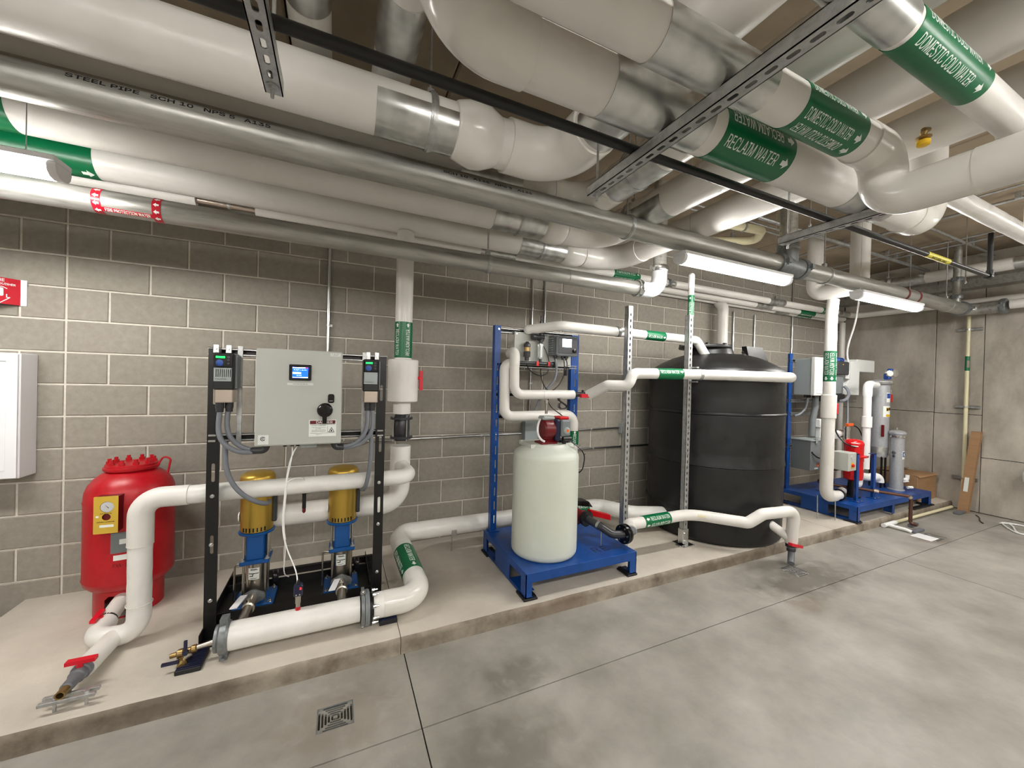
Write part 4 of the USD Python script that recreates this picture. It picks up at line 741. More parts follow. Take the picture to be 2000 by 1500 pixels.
part(t, 'flange_bolt', cat(*[hexbolt((1.775, y+.083*math.cos(a), z+.083*math.sin(a)), (1, 0, 0), .009, .018) for a in np.arange(8)*math.pi/4+.3]), 'zinc_bright'); part(t, 'valve_bolt', cat(hexbolt((1.7255, y-.02, z-.1), (0, -1, 0), .009, .006), hexbolt((1.7255, y-.02, z+.1), (0, -1, 0), .009, .006)), 'zinc_bright')
part(t, 'pipe_leg', cat(cyl((2.44+.02, yw, .09), (2.46, yw, .24), .006, 8), box(2.44, 2.48, yw-.075, yw-.06, .24, .29, .002)), 'pipe_galv', 'small steel pipe support')
t = thing('pressure_sensor', 'dark blue pressure sensor with a red light standing on the white header', 'sensor', (1.40, y, .257))
part(t, 'stem', cat(cyl((1.40, y, .252), (1.40, y, .30), .011, 16), cyl((1.40, y, .295), (1.40, y, .335), .015, 6)), 'stainless', 'steel stem'); part(t, 'red_collar', cyl((1.40, y, .258), (1.40, y, .275), .0125, 16), 'red_tape')
part(t, 'head', box(1.378, 1.422, y-.02, y+.02, .335, .395, .006), 'dark_blue_plastic', 'dark blue sensor head'); part(t, 'indicator_light', box(1.407, 1.4165, y-.0215, y-.02, .373, .384), 'led_red', 'lit red lamp', smooth=False); part(t, 'button', cat(*[cyl((x, y-.02, .348), (x, y-.023, .348), .004, 10) for x in (1.392, 1.408)]), 'chrome')
part(t, 'plug', lathe((1.40, y, .394), (0, 0, 1), [(0, .008), (.012, .008), (.026, .004)], 12), 'black_pvc')
t = thing('drain_valve', 'brass drain valve with dark blue handles at the left end of the header', 'valve', (.95, y+.01, .14))
part(t, 'nipple', cyl((1.045, y, z-.01), (.965, y, z-.025), .0125, 16), 'stainless', 'steel nipple')
part(t, 'body', cat(lathe((.97, y, z-.024), (-1, 0, -.15), [(0, .014), (.004, .018), (.02, .018), (.024, .014), (.05, .014), (.054, .019), (.075, .019), (.08, .012), (.105, .011)], 12), cyl((.912, y, z-.035), (.912, y, z-.085), .013, 14), lathe((.915, y-.01, z-.075), (.2, -1, 0), [(-.01, .018), (.02, .02), (.03, .012)], 16)), 'brass')
part(t, 'handle', cat(cyl((.93, y-.028, z-.025), (.93, y-.014, z-.025), .012, 14), hull([(.93+a*.006, y-.024+b*.005, z+c) for a in (-1, 1) for b in (-1, 1) for c in (-.02, .035)])), 'dark_blue_plastic', 'dark blue handle'); part(t, 'handle', hull([(.875+a*.032, y-.03+b*.006, z-.062+c) for a in (-1, 1) for b in (-1, 1) for c in (0, .012)]), 'dark_blue_plastic', 'dark blue handle')
part(t, 'drain_leg', cat(cyl((.90, y-.005, z-.05), (.90, y-.005, .115), .009, 12), lathe((.925, y+.01, .135), (.5, -.8, 0), [(-.02, .02), (.02, .02), (.024, .012)], 16)), 'stainless')
def pad_block(label, x0, x1, y0, y1, h, rib=True):
    t = thing('support_block', label, 'pipe support', ((x0+x1)/2, (y0+y1)/2, .09)); part(t, 'block', box(x0, x1, y0, y1, .09, .09+h, .003), 'rubber')
    if rib: part(t, 'rib', cat(*[box(x0+.004, x1-.004, q, q+.005, .09+h, .09+h+.005) for q in np.arange(y0+.006, y1-.006, .0125)]), 'dark_blue_plastic', smooth=False)
pad_block('ribbed black rubber block under the brass drain valve', .90, 1.0, -1.115, -.965, .022); pad_block('small black rubber block under the white header right of the flange', 1.815, 1.915, -1.095, -1.05, .024)

# discharge header and drop to the expansion tank
y, z, r = -.762, .852, .0535; xd = .648
t = thing('discharge_pipe', 'white taped pipe crossing behind the black posts and dropping beside the red tank', 'pipe', (xd, y, .09))
part(t, 'jacket', tube([(1.99, -.47, z+.03), (2.03, y, z+.006), (xd, y, z), (xd, y, .150), (.452, y+.01, .150), (.452, -.42, .185)], r, [.07, .085, .085, .08, ], 30, 10, lump=.0025, step=.03) if False else tube([(2.0, -.50, z+.03), (2.03, y, z+.006), (xd, y, z), (xd, y, .150), (.468, y+.01, .150), (.462, -.62, .16)], r-.004, [.07, .085, .085, .07], 30, 10, lump=.0025, step=.03), 'jacket_wrap', smooth=50)
part(t, 'elbow_cover', tube([(xd+.2, y, z), (xd, y, z), (xd, y, z-.24)], r, .09, 30, 10), 'jacket', 'white elbow wrap', smooth=60)
part(t, 'seam_band', shell((xd, y, .30), (xd, y, .304), r-.003, r+.0006), 'fitting'); part(t, 'seam_band', shell((xd, y, .61), (xd, y, .613), r-.003, r+.001), 'fitting')
part(t, 'tank_branch', cyl((.462, -.64, .162), (.462, -.40, .205), .040, 28), 'jacket', 'white branch into the tank foot')
part(t, 'valve_handle', cat(hull([(.462-.02+a*.012, -.665+b, .21+c+b*.1) for a in (-1, 1) for b in (-.035, .06) for c in (0, .014)]), cyl((.455, -.65, .18), (.455, -.65, .215), .010, 10)), 'red_handle', 'red lever on the tank branch'); part(t, 'valve_body', cyl((.462, -.60, .166), (.462, -.645, .160), .043, 22), 'dark_pvc', 'dark valve body')
part(t, 'drain_branch', cyl((.552, y, .150), (.545, -1.005, .158), .043, 28), 'jacket', 'white drain branch towards the pad edge')
part(t, 'drain_valve', cat(lathe((.545, -1.0, .158), (0, -1, .01), [(0, .030), (.004, .036), (.03, .036), (.034, .030), (.06, .030), (.064, .024), (.13, .022), (.135, .018)], 24)), 'grey_pvc', 'grey plastic valve and reducer')
part(t, 'valve_handle', cat(hull([(.545+a, -1.035+b*.014, .205+c) for a in (-.045, .055) for b in (-1, 1) for c in (0, .016)]), cyl((.545, -1.035, .18), (.545, -1.035, .21), .012, 12)), 'red_handle', 'red lever on the drain valve')
part(t, 'hose_end', shell((.545, -1.13, .159), (.545, -1.172, .159), .012, .0175, 22), 'brass', 'brass hose thread')
t = thing('pipe_stand', 'small galvanised strut stand under the brass hose end at the left front', 'pipe stand', (.57, -1.15, .09))
for yy in (-1.170, -1.135): part(t, 'cross_bar', box(.478, .655, yy-.008, yy+.008, .128, .143, .002), 'zinc', smooth=False)
for x in (.525, .622): part(t, 'leg', cat(cyl((x, -1.160, .09), (x, -1.160, .13), .006, 10), cyl((x, -1.160, .143), (x, -1.160, .15), .010, 6)), 'zinc')

# riser
x, yr, r = 2.005, -.48, .0615
t = thing('reclaim_riser', 'white insulated riser lettered reclaim water beside the grey control panel', 'pipe', (x, yr, .6))
zr = .60
part(t, 'jacket', tube([(1.15, yr, zr), (x-.005, yr, zr), (x-.002, yr, 1.02)], .072, .13, 34, 10, lump=.0015, step=.04), 'jacket_wrap', smooth=50)
part(t, 'jacket', cyl((x, yr, 1.255), (x, yr, 2.586), r, 34), 'jacket', smooth=40)
part(t, 'valve_jacket', cyl((x+.003, yr, 1.345), (x+.003, yr, 1.652), .108, 44, bev=.005), 'jacket', 'wide white valve insulation')
pipe_label(t, (x, yr, 1.665), (x, yr, 1.925), r, 'RECLAIM WATER', [((-.80, -.60, 0), False), ((.35, -.94, 0), True)], h=.028)
part(t, 'handle', cat(hull([(x+.118+c, yr-.03+b*.012, zz_) for b in (-1, 1) for zz_ in (1.43, 1.575) for c in (0, .022)]), cyl((x+.09, yr-.03, 1.52), (x+.12, yr-.03, 1.52), .012, 12)), 'red_handle', 'long red lever')
part(t, 'flex_connector', cat(*[lathe((x, yr, q), (0, 0, 1), [(0, .05), (0, .080), (.016, .080), (.018, .05)], 32) for q in (1.075, 1.215)], cyl((x, yr, 1.06), (x, yr, 1.26), .048, 28), lathe((x, yr, 1.095), (0, 0, 1), [(0, .05), (.03, .058), (.06, .060), (.09, .058), (.12, .05)], 32)), 'dark_pvc', 'dark rubber flanged connector'); part(t, 'tie_bolt', cat(*[cyl((x+.068*math.cos(a), yr+.068*math.sin(a), 1.055), (x+.068*math.cos(a), yr+.068*math.sin(a), 1.25), .006, 8) for a in (.4, 1.97, 3.54, 5.11)]), 'zinc_bright')
# ------------------------------------------------------------------ dosing skid
def platform(label, x0, x1, y0, y1, zt, pads, name='steel_skid'):
    t = thing(name, label, 'equipment skid', ((x0+x1)/2, (y0+y1)/2, .09)); h = .062
    part(t, 'deck', box(x0, x1, y0, y1, zt-.006, zt, .002), 'blue_paint', 'blue deck plate', smooth=False)
    part(t, 'edge_rail', cat(box(x0, x1, y0, y0+.005, zt-h, zt-.005), box(x0, x1, y0+.004, y0+.04, zt-h, zt-h+.005), box(x0, x1, y1-.005, y1, zt-h, zt-.005), box(x1-.005, x1, y0, y1, zt-h, zt-.005)), 'blue_paint', smooth=False)
    L = y1-y0; sk = sg.box(0, .098, L, zt-.005).difference(unary_union([sg.box(.075, .118, .075+L*.24, zt-.045), sg.box(L-.075-L*.24, .118, L-.075, zt-.045), sg.box(L*.42, .09, L*.58, .10)]))
    part(t, 'side_skirt', plate(sk, (x0, y0, 0), (0, 1, 0), (0, 0, 1), .005), 'blue_paint', 'blue side with fork pockets', smooth=False); part(t, 'pocket_floor', cat(box(x0, x0+.10, y0+.07, y0+.08+L*.24, .108, .113), box(x0, x0+.10, y1-.08-L*.24, y1-.07, .108, .113)), 'blue_paint', smooth=False)
    for x, sx in ((x0, 1), (x1, -1)):
        for y, sy in ((y0, 1), (y1, -1)):
            if sx < 0: part(t, 'leg', cat(box(x-.005, x, y, y+sy*.085, .105, zt-h), box(x-.06, x, y, y+sy*.005, .105, zt-h), box(x-.06, x, y, y+sy*.085, .105, .110)), 'blue_paint', smooth=False)
            else: part(t, 'leg', cat(box(x, x+.045, y, y+sy*.005, .105, zt-h), box(x, x+.06, y, y+sy*.085, .105, .110)), 'blue_paint', smooth=False)
            part(t, 'foot_pad', cat(box(x-.015 if sx > 0 else x-.085, x+.085 if sx > 0 else x+.006, y-.01 if sy > 0 else y-.12, y+.12 if sy > 0 else y+.01, .0905, .105, .003), *[box(x+.052*sx+k*.010*sx, x+.052*sx+k*.010*sx+.005*sx, y, y+sy*.11, .105, .115) for k in range(3)]), 'rubber', 'ribbed black rubber foot', smooth=False)
    return t
SZ = .265; t = platform('blue steel skid platform carrying the white solution tank', 2.705, 3.630, -1.187, -.395, SZ, 4)
part(t, 'stencil', cat(plate(unary_union([sg.box(0, 0, .007, .075), sg.Polygon([(.007, .075), (.04, .075), (.05, .066), (.05, .042), (.04, .034), (.007, .034), (.007, .041), (.038, .041), (.043, .046), (.043, .062), (.038, .068), (.007, .068)]), sg.Polygon([(.026, .034), (.034, .034), (.055, 0), (.047, 0)])]), (3.33, -1.09, SZ), (1, 0, 0), (0, 1, 0), .0008), plate(unary_union([sg.box(.08, 0, .087, .075), sg.box(.087, .068, .13, .075), sg.box(.087, .034, .12, .041), sg.box(.087, 0, .13, .007)]), (3.33, -1.09, SZ), (1, 0, 0), (0, 1, 0), .0008)), 'black_print', 'cut letters in the deck', smooth=False)
for x, w in ((2.742, .052), (3.492, .078)):
    zt = 1.975 if x < 3 else 1.945; sl = [(.30+k*.115, .07, .012) for k in range(15) if .30+k*.115 < zt-.31]
    m = plate(sg.box(x, SZ, x+w, zt).difference(unary_union([slot(x+w*.6, SZ+c-.2, h, q) for c, q, h in sl])), (0, -.446, 0), (1, 0, 0), (0, 0, 1), .005)
    part(t, 'post', cat(m, box(x, x+.005, -.446, -.40, SZ, zt), box(x-.01, x+w+.02, -.47, -.39, SZ, SZ+.008)), 'blue_paint', 'blue slotted post', smooth=False)
for z in (1.938, 1.655, 1.40, 1.215):
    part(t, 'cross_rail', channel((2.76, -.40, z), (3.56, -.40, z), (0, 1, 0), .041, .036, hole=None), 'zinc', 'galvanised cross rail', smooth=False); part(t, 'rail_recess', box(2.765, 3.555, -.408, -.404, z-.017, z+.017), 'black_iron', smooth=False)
for z in (1.665, 1.645): part(t, 'channel_nut', box(3.47, 3.55, -.456, -.446, z-.004, z+.004, .001), 'zinc_bright')
part(t, 'channel_nut', cyl((2.775, -.447, 1.945), (2.775, -.454, 1.945), .009, 10), 'zinc_bright')
# sample board
t = thing('sensor_board', 'grey board with flow tube and sensor housings hung between the blue posts', 'instrument board', (3.18, -.455, 1.65))
part(t, 'board', box(2.915, 3.480, -.462, -.449, 1.655, 1.934, .002), 'panel_grey'); part(t, 'bolt', cat(*[hexbolt((x, -.462, z), (0, -1, 0), .005, .004) for x in (2.935, 3.46) for z in (1.67, 1.918)]), 'zinc_bright')
part(t, 'sensor_housing', lathe((3.013, -.505, 1.69), (0, 0, 1), [(0, .018), (.03, .019), (.032, .028), (.075, .030), (.08, .024), (.115, .024), (.118, .030), (.14, .028), (.15, .02), (.16, .012)], 22), 'dark_pvc', 'dark sensor housing'); part(t, 'sight_glass', cyl((3.013, -.505, 1.765), (3.013, -.505, 1.803), .0255, 20), 'brass', 'amber sight glass')
part(t, 'flow_tube', cat(box(3.125, 3.165, -.515, -.482, 1.71, 1.845, .004)), 'tube_clear', 'clear flow meter block'); part(t, 'flow_scale', cat(box(3.140, 3.150, -.5165, -.515, 1.725, 1.83)), 'white_print', smooth=False); part(t, 'flow_fitting', cat(cyl((3.145, -.50, 1.845), (3.145, -.50, 1.875), .016, 14), cyl((3.145, -.50, 1.668), (3.145, -.50, 1.712), .013, 14)), 'dark_pvc')
part(t, 'regulator', cat(lathe((3.105, -.51, 1.895), (-1, 0, 0), [(-.06, .026), (-.02, .03), (-.015, .022), (.02, .022), (.022, .028), (.05, .028)], 20), cyl((3.145, -.51, 1.86), (3.145, -.51, 1.93), .022, 16)), 'dark_pvc', 'dark pressure regulator')
part(t, 'manifold', cat(cyl((2.93, -.505, 1.672), (3.285, -.505, 1.672), .015, 16), cyl((3.27, -.505, 1.672), (3.295, -.505, 1.672), .02, 14)), 'dark_pvc', 'dark plastic manifold'); part(t, 'tap', cat(*[hull([(x+a*.011, -.526, 1.672+b) for a in (-1, 1) for b in (-.022, .018)]+[(x+a*.006, -.515, 1.672+b) for a in (-1, 1) for b in (-.02, .015)]) for x in (3.106, 3.217)]), 'red_bright', 'red tap')
part(t, 'thin_hose', curve([(3.12, -.49, 1.875), (3.17, -.48, 1.84), (3.23, -.475, 1.75), (3.25, -.475, 1.68)], .003), 'dark_pvc')
part(t, 'air_vent', lathe((3.145, -.50, 2.005), (0, 0, 1), [(0, .012), (.03, .012), (.032, .007), (.075, .006)], 12), 'black_pvc', 'small vent on top')
t = thing('dosing_controller', 'grey plastic controller with a pale lit screen on the dosing skid', 'controller', (3.37, -.5, 1.75))
part(t, 'housing', hull([(x, y, z) for x, y in ((3.245, -.463), (3.47, -.463), (3.255, -.54), (3.468, -.54)) for z in (1.748, 1.918)]), 'panel_dark', 'ribbed grey housing', smooth=False); part(t, 'rib', cat(*[box(3.240, 3.25, -.53, -.468, z, z+.006) for z in np.linspace(1.77, 1.89, 7)]), 'box_grey', smooth=False)
part(t, 'front', box(3.262, 3.474, -.58, -.54, 1.742, 1.916, .012), 'panel_dark', 'dark grey face'); s = part(t, 'face_plate', box(3.275, 3.462, -.583, -.579, 1.760, 1.902, .004), 'dark_pvc'); part(s, 'screen', box(3.310, 3.405, -.5845, -.5825, 1.818, 1.890), 'screen_pale', 'pale lit screen', smooth=False); part(t, 'knob', lathe((3.432, -.583, 1.790), (0, -1, 0), [(0, .017), (.012, .016), (.014, .01)], 20), 'black_gloss', 'black knob')
part(t, 'gland', cat(*[lathe((x, -.53, 1.745), (0, 0, -1), [(0, .016), (.018, .016), (.022, .01), (.034, .01)], 12) for x in (3.275, 3.35, 3.385)]), 'black_pvc')
part(t, 'grey_hose', curve([(3.275, -.53, 1.715), (3.288, -.535, 1.62), (3.26, -.53, 1.52), (3.20, -.50, 1.44), (3.15, -.47, 1.33), (3.10, -.45, 1.20)], .011, 10), 'grey_hose', 'grey flexible hose')
for p in ([(3.36, -.535, 1.715), (3.355, -.55, 1.60), (3.31, -.55, 1.50), (3.23, -.53, 1.44), (3.17, -.50, 1.52), (3.16, -.49, 1.63)], [(3.375, -.53, 1.715), (3.392, -.535, 1.64), (3.385, -.53, 1.60), (3.378, -.53, 1.66)], [(3.02, -.49, 1.66), (3.05, -.52, 1.60), (3.15, -.54, 1.57), (3.21, -.53, 1.62)], [(3.22, -.53, 1.44), (3.20, -.56, 1.36), (3.17, -.75, 1.28), (3.16, -.88, 1.24)]): part(t, 'cable', curve(p, .0045, 8), 'black_pvc', 'black cable')
part(t, 'plug', box(3.37, 3.395, -.545, -.52, 1.575, 1.625, .005), 'black_pvc', 'black plug')
part(t, 'cable_coil', cat(*[curve([(3.30+a, -.56, 1.38), (3.35+a, -.56, 1.33), (3.38+a, -.56, 1.30), (3.36+a, -.56, 1.29), (3.31+a, -.56, 1.34)], .005, 8) for a in (0, .012)]), 'black_pvc', 'coil of black cable')
# solution tank and dosing pump
cx, cy, R = 2.994, -.90, .2425
t = thing('solution_tank', 'translucent white round plastic tank on the blue skid', 'tank', (cx, cy, SZ))
part(t, 'body', lathe((cx, cy, SZ+.001), (0, 0, 1), [(0, R-.03), (.004, R-.012), (.02, R-.002), (.04, R), (.70, R), (.722, R-.004), (.742, R-.018), (.755, R-.04), (.775, R-.075), (.788, R-.085), (.800, .150), (.803, .10)], 64), 'poly_white', smooth=50)
part(t, 'recessed_step', hull([(cx+a, cy+b, SZ+c) for a, b in ((-.17, -.08), (.19, -.08), (.17, .14), (-.16, .14)) for c in (.775, .803)]), 'poly_white', 'raised moulded top')
part(t, 'filler_cap', lathe((cx+.135, cy-.02, SZ+.800), (0, 0, 1), [(0, .058), (.018, .060), (.022, .054), (.03, .02)], 30), 'black_pvc', 'black screw cap')
zt = SZ+.803; x0 = 2.935; t = thing('dosing_pump', 'red and dark blue dosing pump standing on the white solution tank', 'pump', (3.0, -.93, zt))
part(t, 'foot', hull([(x0-.035+a*.13, -1.0+b*.11, zt+c) for a in (0, 1) for b in (0, 1) for c in (0, .012)]+[(x0+.0, -.97, zt+.035), (x0+.07, -.97, zt+.035)]), 'dark_red', 'red foot')
part(t, 'motor_housing', cat(lathe((x0+.075, -.945, zt+.105), (-1, 0, 0), [(0, .07), (.02, .074), (.075, .074), (.088, .064)], 30), box(x0-.01, x0+.075, -.985, -.905, zt+.03, zt+.11, .01)), 'dark_red', 'red motor housing'); part(t, 'collar', box(x0+.072, x0+.112, -1.02, -.875, zt+.02, zt+.178, .012), 'dark_blue_plastic', 'dark blue body')
h = part(t, 'pump_head', box(x0+.108, x0+.185, -1.035, -.905, zt+.055, zt+.175, .010), 'panel_dark', 'grey valve head'); part(h, 'adjust_knob', lathe((x0+.147, -1.035, zt+.10), (0, -1, 0), [(0, .026), (.01, .024), (.016, .016)], 20), 'box_grey', 'round knob'); part(h, 'knob_mark', lathe((x0+.147, -1.051, zt+.10), (0, -1, 0), [(0, .010), (.002, .009)], 14), 'orange')
part(t, 'lid', box(x0+.112, x0+.195, -1.0, -.90, zt+.175, zt+.196, .008), 'red_bright', 'bright red lid'); part(t, 'clear_cover', box(x0-.02, x0+.08, -.99, -.90, zt+.172, zt+.20, .01), 'box_grey', 'translucent grey cover')
part(t, 'outlet', cat(cyl((x0+.15, -1.0, zt+.05), (x0+.15, -1.0, zt+.0), .016, 14), cyl((x0+.12, -1.03, zt+.04), (x0+.19, -1.03, zt+.04), .014, 14)), 'black_pvc'); part(t, 'injection_fitting', cat(cyl((3.045, -.80, 1.27), (3.045, -.80, 1.345), .011, 12), cyl((3.045, -.80, 1.35), (3.045, -.80, 1.372), .018, 12)), 'stainless', 'slim metal fitting above the pump')
part(t, 'white_tube', curve([(x0-.01, -.93, zt+.18), (x0-.04, -.95, zt+.14), (x0-.045, -.97, zt+.06), (x0-.01, -1.0, zt+.02)], .008), 'white_pvc'); part(t, 'black_cable', curve([(x0+.16, -1.03, zt+.03), (x0+.22, -1.07, zt-.01), (x0+.26, -1.09, zt-.06), (x0+.293, -1.05, zt-.15), (x0+.30, -1.02, zt-.20), (x0+.285, -1.0, zt-.225)], .0045), 'black_pvc', 'black cable over the tank edge')
for a in ((x0+.225, -1.075, zt-.012), (x0+.268, -1.085, zt-.075)): part(t, 'cable_tie', cyl(a, (a[0]+.014, a[1]-.004, a[2]+.010), .002, 6), 'black_pvc')
# white loops on the skid
t = thing('sample_pipe', 'white insulated loop from the sensor board to a small red valve', 'pipe', (2.89, -.53, 1.4)); r = .040
part(t, 'jacket', tube([(2.885, -.44, 1.745), (2.885, -.535, 1.755), (2.892, -.535, 1.405), (3.465, -.535, 1.41)], r, [.05, .075], 26, 8, lump=.001, step=.04), 'jacket', smooth=60); part(t, 'seam_band', shell((3.155, -.535, 1.407), (3.165, -.535, 1.407), r, r+.003), 'jacket'); part(t, 'elbow_cover', tube([(2.885, -.5, 1.755), (2.885, -.537, 1.755), (2.886, -.537, 1.64)], r+.003, .035, 26), 'fitting', smooth=60)
part(t, 'valve_body', cyl((3.46, -.54, 1.412), (3.60, -.585, 1.418), .022, 18), 'dark_pvc', 'dark valve'); part(t, 'handle', hull([(3.50+a*.095, -.60-a*.02+b*.014, 1.405+c) for a in (0, 1) for b in (-1, 1) for c in (-.018, .014)]), 'red_handle', 'red handle'); part(t, 'valve_stem', cyl((3.54, -.565, 1.42), (3.545, -.567, 1.452), .011, 10), 'black_pvc')
r = .045; part(t, 'jacket', tube([(3.59, -.59, 1.41), (3.66, -.76, 1.50), (3.765, -.895, 1.502), (3.80, -.91, 1.606), (4.43, -1.03, 1.615), (5.17, -1.372, 1.608), (5.24, -1.24, 1.61)], r, [.05, .06, .06, .6, .05], 28, 8, lump=.002, step=.04), 'jacket_wrap', 'white pipe running on before the black tank', smooth=60)
a, b = A3(3.80, -.91, 1.606), A3(4.43, -1.03, 1.615); d = (b-a)/np.linalg.norm(b-a)
pipe_label(t, a+d*.22, a+d*.46, r+.001, 'RECLAIM WATER', [((0, -.93, .37), True)], h=.030); part(t, 'sticker', cat(*[shell(A3(4.62, -1.118, 1.613)+A3(q, -q*.46, 0), A3(4.62, -1.118, 1.613)+A3(q+.04, -(q+.04)*.46, 0), r+.001, r+.0025, 8, -.12, .12, (-.4, -.9, -.15)) for q in (0, .055)]), 'white_print', 'white stickers')
t = thing('sample_pipe', 'white insulated loop left of the board, dropping to a green label behind the tank', 'pipe', (2.815, -.49, 1.2)); r = .043
part(t, 'jacket', tube([(2.92, -.485, 1.665), (2.82, -.485, 1.66), (2.828, -.485, 1.222), (3.51, -.485, 1.228), (3.512, -.485, .46)], r, [.06, .07, .085], 28, 8, lump=.001, step=.04), 'jacket', smooth=60)
pipe_label(t, (3.5115, -.485, .96), (3.512, -.485, 1.085), r+.001, 'RECLAIM', [((-.3, -.95, 0), False)], h=.026)
t = thing('return_pipe', 'upper white insulated pipe from the sensor board bending down into the black tank', 'pipe', (3.06, -.5, 1.98)); r = .041
part(t, 'jacket', tube([(3.03, -.47, 1.955), (3.24, -.66, 1.985), (4.745, -.735, 1.958), (4.90, -.735, 1.79)], r, [.12, .07], 28, 8, lump=.0015, step=.05), 'jacket_wrap', smooth=60); part(t, 'jacket', ball((3.035, -.475, 1.956), r*.98, 3), 'jacket_wrap', 'rounded closed end', smooth=True)
a, b = A3(3.24, -.66, 1.985), A3(4.745, -.735, 1.958); d = (b-a)/np.linalg.norm(b-a); pipe_label(t, a+d*.87, a+d*1.09, r+.0015, 'RECLAIM WATER', [((0, -.96, -.3), True)], h=.026)
x, y, r = 4.60, -.78, .029; t = thing('fill_pipe', 'thin white riser with a green label from the light down to the upper tank pipe', 'pipe', (x, y, 2.0))
part(t, 'jacket', cyl((x, y, 1.93), (x, y, 2.56), r-.003, 22), 'jacket', smooth=40); part(t, 'cap', ball((x, y, 2.555), r-.001, 3), 'white_pvc', 'rounded white cap', smooth=True); part(t, 'collar', cyl((x, y, 2.44), (x, y, 2.545), r-.0005, 22), 'white_pvc')
pipe_label(t, (x, y, 2.07), (x, y, 2.37), r-.003, 'RECLAIM WATER', [((-.9, -.43, 0), True), ((.45, -.89, 0), True)], h=.020)
# slotted posts before the black tank
for lb, x, y, z1 in (('tall slotted steel post between the white tank and the black tank', 3.812, -.851, 2.177), ('tall slotted steel post directly in front of the black tank', 4.43, -.935, 2.147)):
    t = thing('strut_post', lb, 'metal post', (x, y, .09)); part(t, 'channel', channel((x, y, .092), (x, y, z1), (0, -1, 0), .052, .045, hole=(.026, .013, .0508)), 'zinc', smooth=False); part(t, 'base_plate', cat(box(x-.065, x+.065, y-.05, y+.09, .0905, .098, .002), box(x-.034, x+.034, y-.006, y+.052, .098, .23, .003), box(x-.09, x-.02, y-.02, y+.03, .0905, .098)), 'zinc_bright', 'bright base plate and boot')
    part(t, 'bolt', cat(hexbolt((x-.012, y-.006, .13), (0, -1, 0), .009, .007), hexbolt((x-.012, y-.006, .195), (0, -1, 0), .009, .007), hexbolt((x+.052, y+.02, .098), (0, 0, 1), .009, .007)), 'zinc_bright')
    if x > 4: part(t, 'pipe_clamp', cat(box(x+.012, x+.04, y-.06, y, 1.672, 1.684), box(x+.012, x+.035, y-.06, y, 1.545, 1.557), shell((x-.014, -1.03, 1.613), (x+.014, -1.036, 1.614), .046, .049)), 'zinc', 'pipe clamp')
    else: part(t, 'pipe_clamp', cat(shell((x-.014, -.69, 1.974), (x+.014, -.692, 1.974), .043, .046), box(x-.012, x+.012, -.81, -.735, 1.965, 1.98)), 'zinc', 'pipe clamp')
# red check valve train on the skid
t = thing('valve_train', 'dark red strainer and valves with black plastic pipe on the blue skid', 'valve', (3.45, -.85, SZ))
part(t, 'strainer', cat(lathe((3.36, -.62, .45), (.22, -1, -.10), [(0, .03), (.01, .052), (.03, .052), (.035, .035), (.09, .046), (.13, .046), (.18, .034), (.185, .05), (.21, .05)], 22), lathe((3.385, -.72, .44), (.2, -.6, -.8), [(0, .035), (.07, .036), (.075, .042), (.09, .042), (.10, .02)], 18)), 'dark_red', 'dark red strainer body'); part(t, 'actuator', hull([(3.43+a*.07, -.66-a*.05+b*.05, .505+c) for a in (-1, 1) for b in (-1, 1) for c in (-.02, .02)]+[(3.52, -.72, .49), (3.54, -.76, .475)]), 'black_gloss', 'black actuator'); part(t, 'bracket', hull([(3.395, -.60, .50), (3.405, -.60, .50), (3.40, -.60, .56), (3.402, -.61, .55), (3.395, -.63, .50), (3.405, -.63, .50)]), 'brass')
part(t, 'handle', hull([(3.475+a*.12, -.80-a*.10+b*.024, .455-a*.02+c) for a in (0, 1) for b in (-1, 1) for c in (-.022, .02)]), 'red_bright', 'bright red square handle'); part(t, 'flange', cat(lathe((3.405, -.835, .43), (.22, -1, -.1), [(0, .03), (0, .058), (.016, .058), (.018, .062), (.034, .062), (.034, .03)], 26)), 'black_pvc')
part(t, 'pvc_pipe', tube([(3.41, -.85, .428), (3.445, -1.0, .405), (3.50, -1.07, .365), (3.60, -1.095, .365)], .030, [.06, .06], 20), 'dark_pvc', 'bent dark plastic pipe'); part(t, 'clamp_ring', shell((3.438, -.965, .411), (3.443, -.985, .408), .031, .036), 'zinc_bright')
part(t, 'end_flange', cat(lathe((3.575, -1.09, .365), (1, .12, 0), [(0, .04), (0, .072), (.018, .075), (.018, .066), (.024, .066), (.024, .075), (.042, .072), (.042, .036), (.05, .036)], 28)), 'black_gloss', 'black bolted flange'); part(t, 'flange_bolt', cat(*[cyl((3.57, -1.09+.055*math.cos(a), .365+.055*math.sin(a)), (3.63, -1.083+.055*math.cos(a), .365+.055*math.sin(a)), .006, 8) for a in np.arange(6)*math.pi/3]), 'zinc_bright'); part(t, 'reducer', cyl((3.62, -1.085, .365), (3.70, -1.06, .367), .037, 22), 'grey_pvc', 'grey plastic stub')
part(t, 'pipe_leg', cyl((3.445, -1.0, SZ), (3.445, -1.0, .39), .004, 8), 'zinc')
r = .047; t = thing('outlet_pipe', 'low white insulated pipe lettered reclaim water joining skid and black tank', 'pipe', (4.4, -1.0, .37))
part(t, 'jacket', tube([(3.68, -1.065, .367), (3.755, -.955, .368), (4.44, -.965, .375), (4.735, -1.30, .372), (4.83, -1.36, .455), (5.19, -1.405, .455), (5.185, -1.39, .17)], r, [.055, .3, .06, .05, .075], 30, 8, lump=.001, step=.04), 'jacket', smooth=60)
pipe_label(t, (3.90, -.957, .3695), (4.18, -.961, .372), r+.0015, 'RECLAIM WATER', [((0, -.75, .66), True), ((0, -.94, -.35), False)], h=.032, flow=-1); part(t, 'sticker', shell((4.45, -.99, .375), (4.52, -1.06, .374), r+.001, r+.003, 8, -.2, .2, (-.5, -.7, .2)), 'cream_pvc', 'curled yellowed sticker')
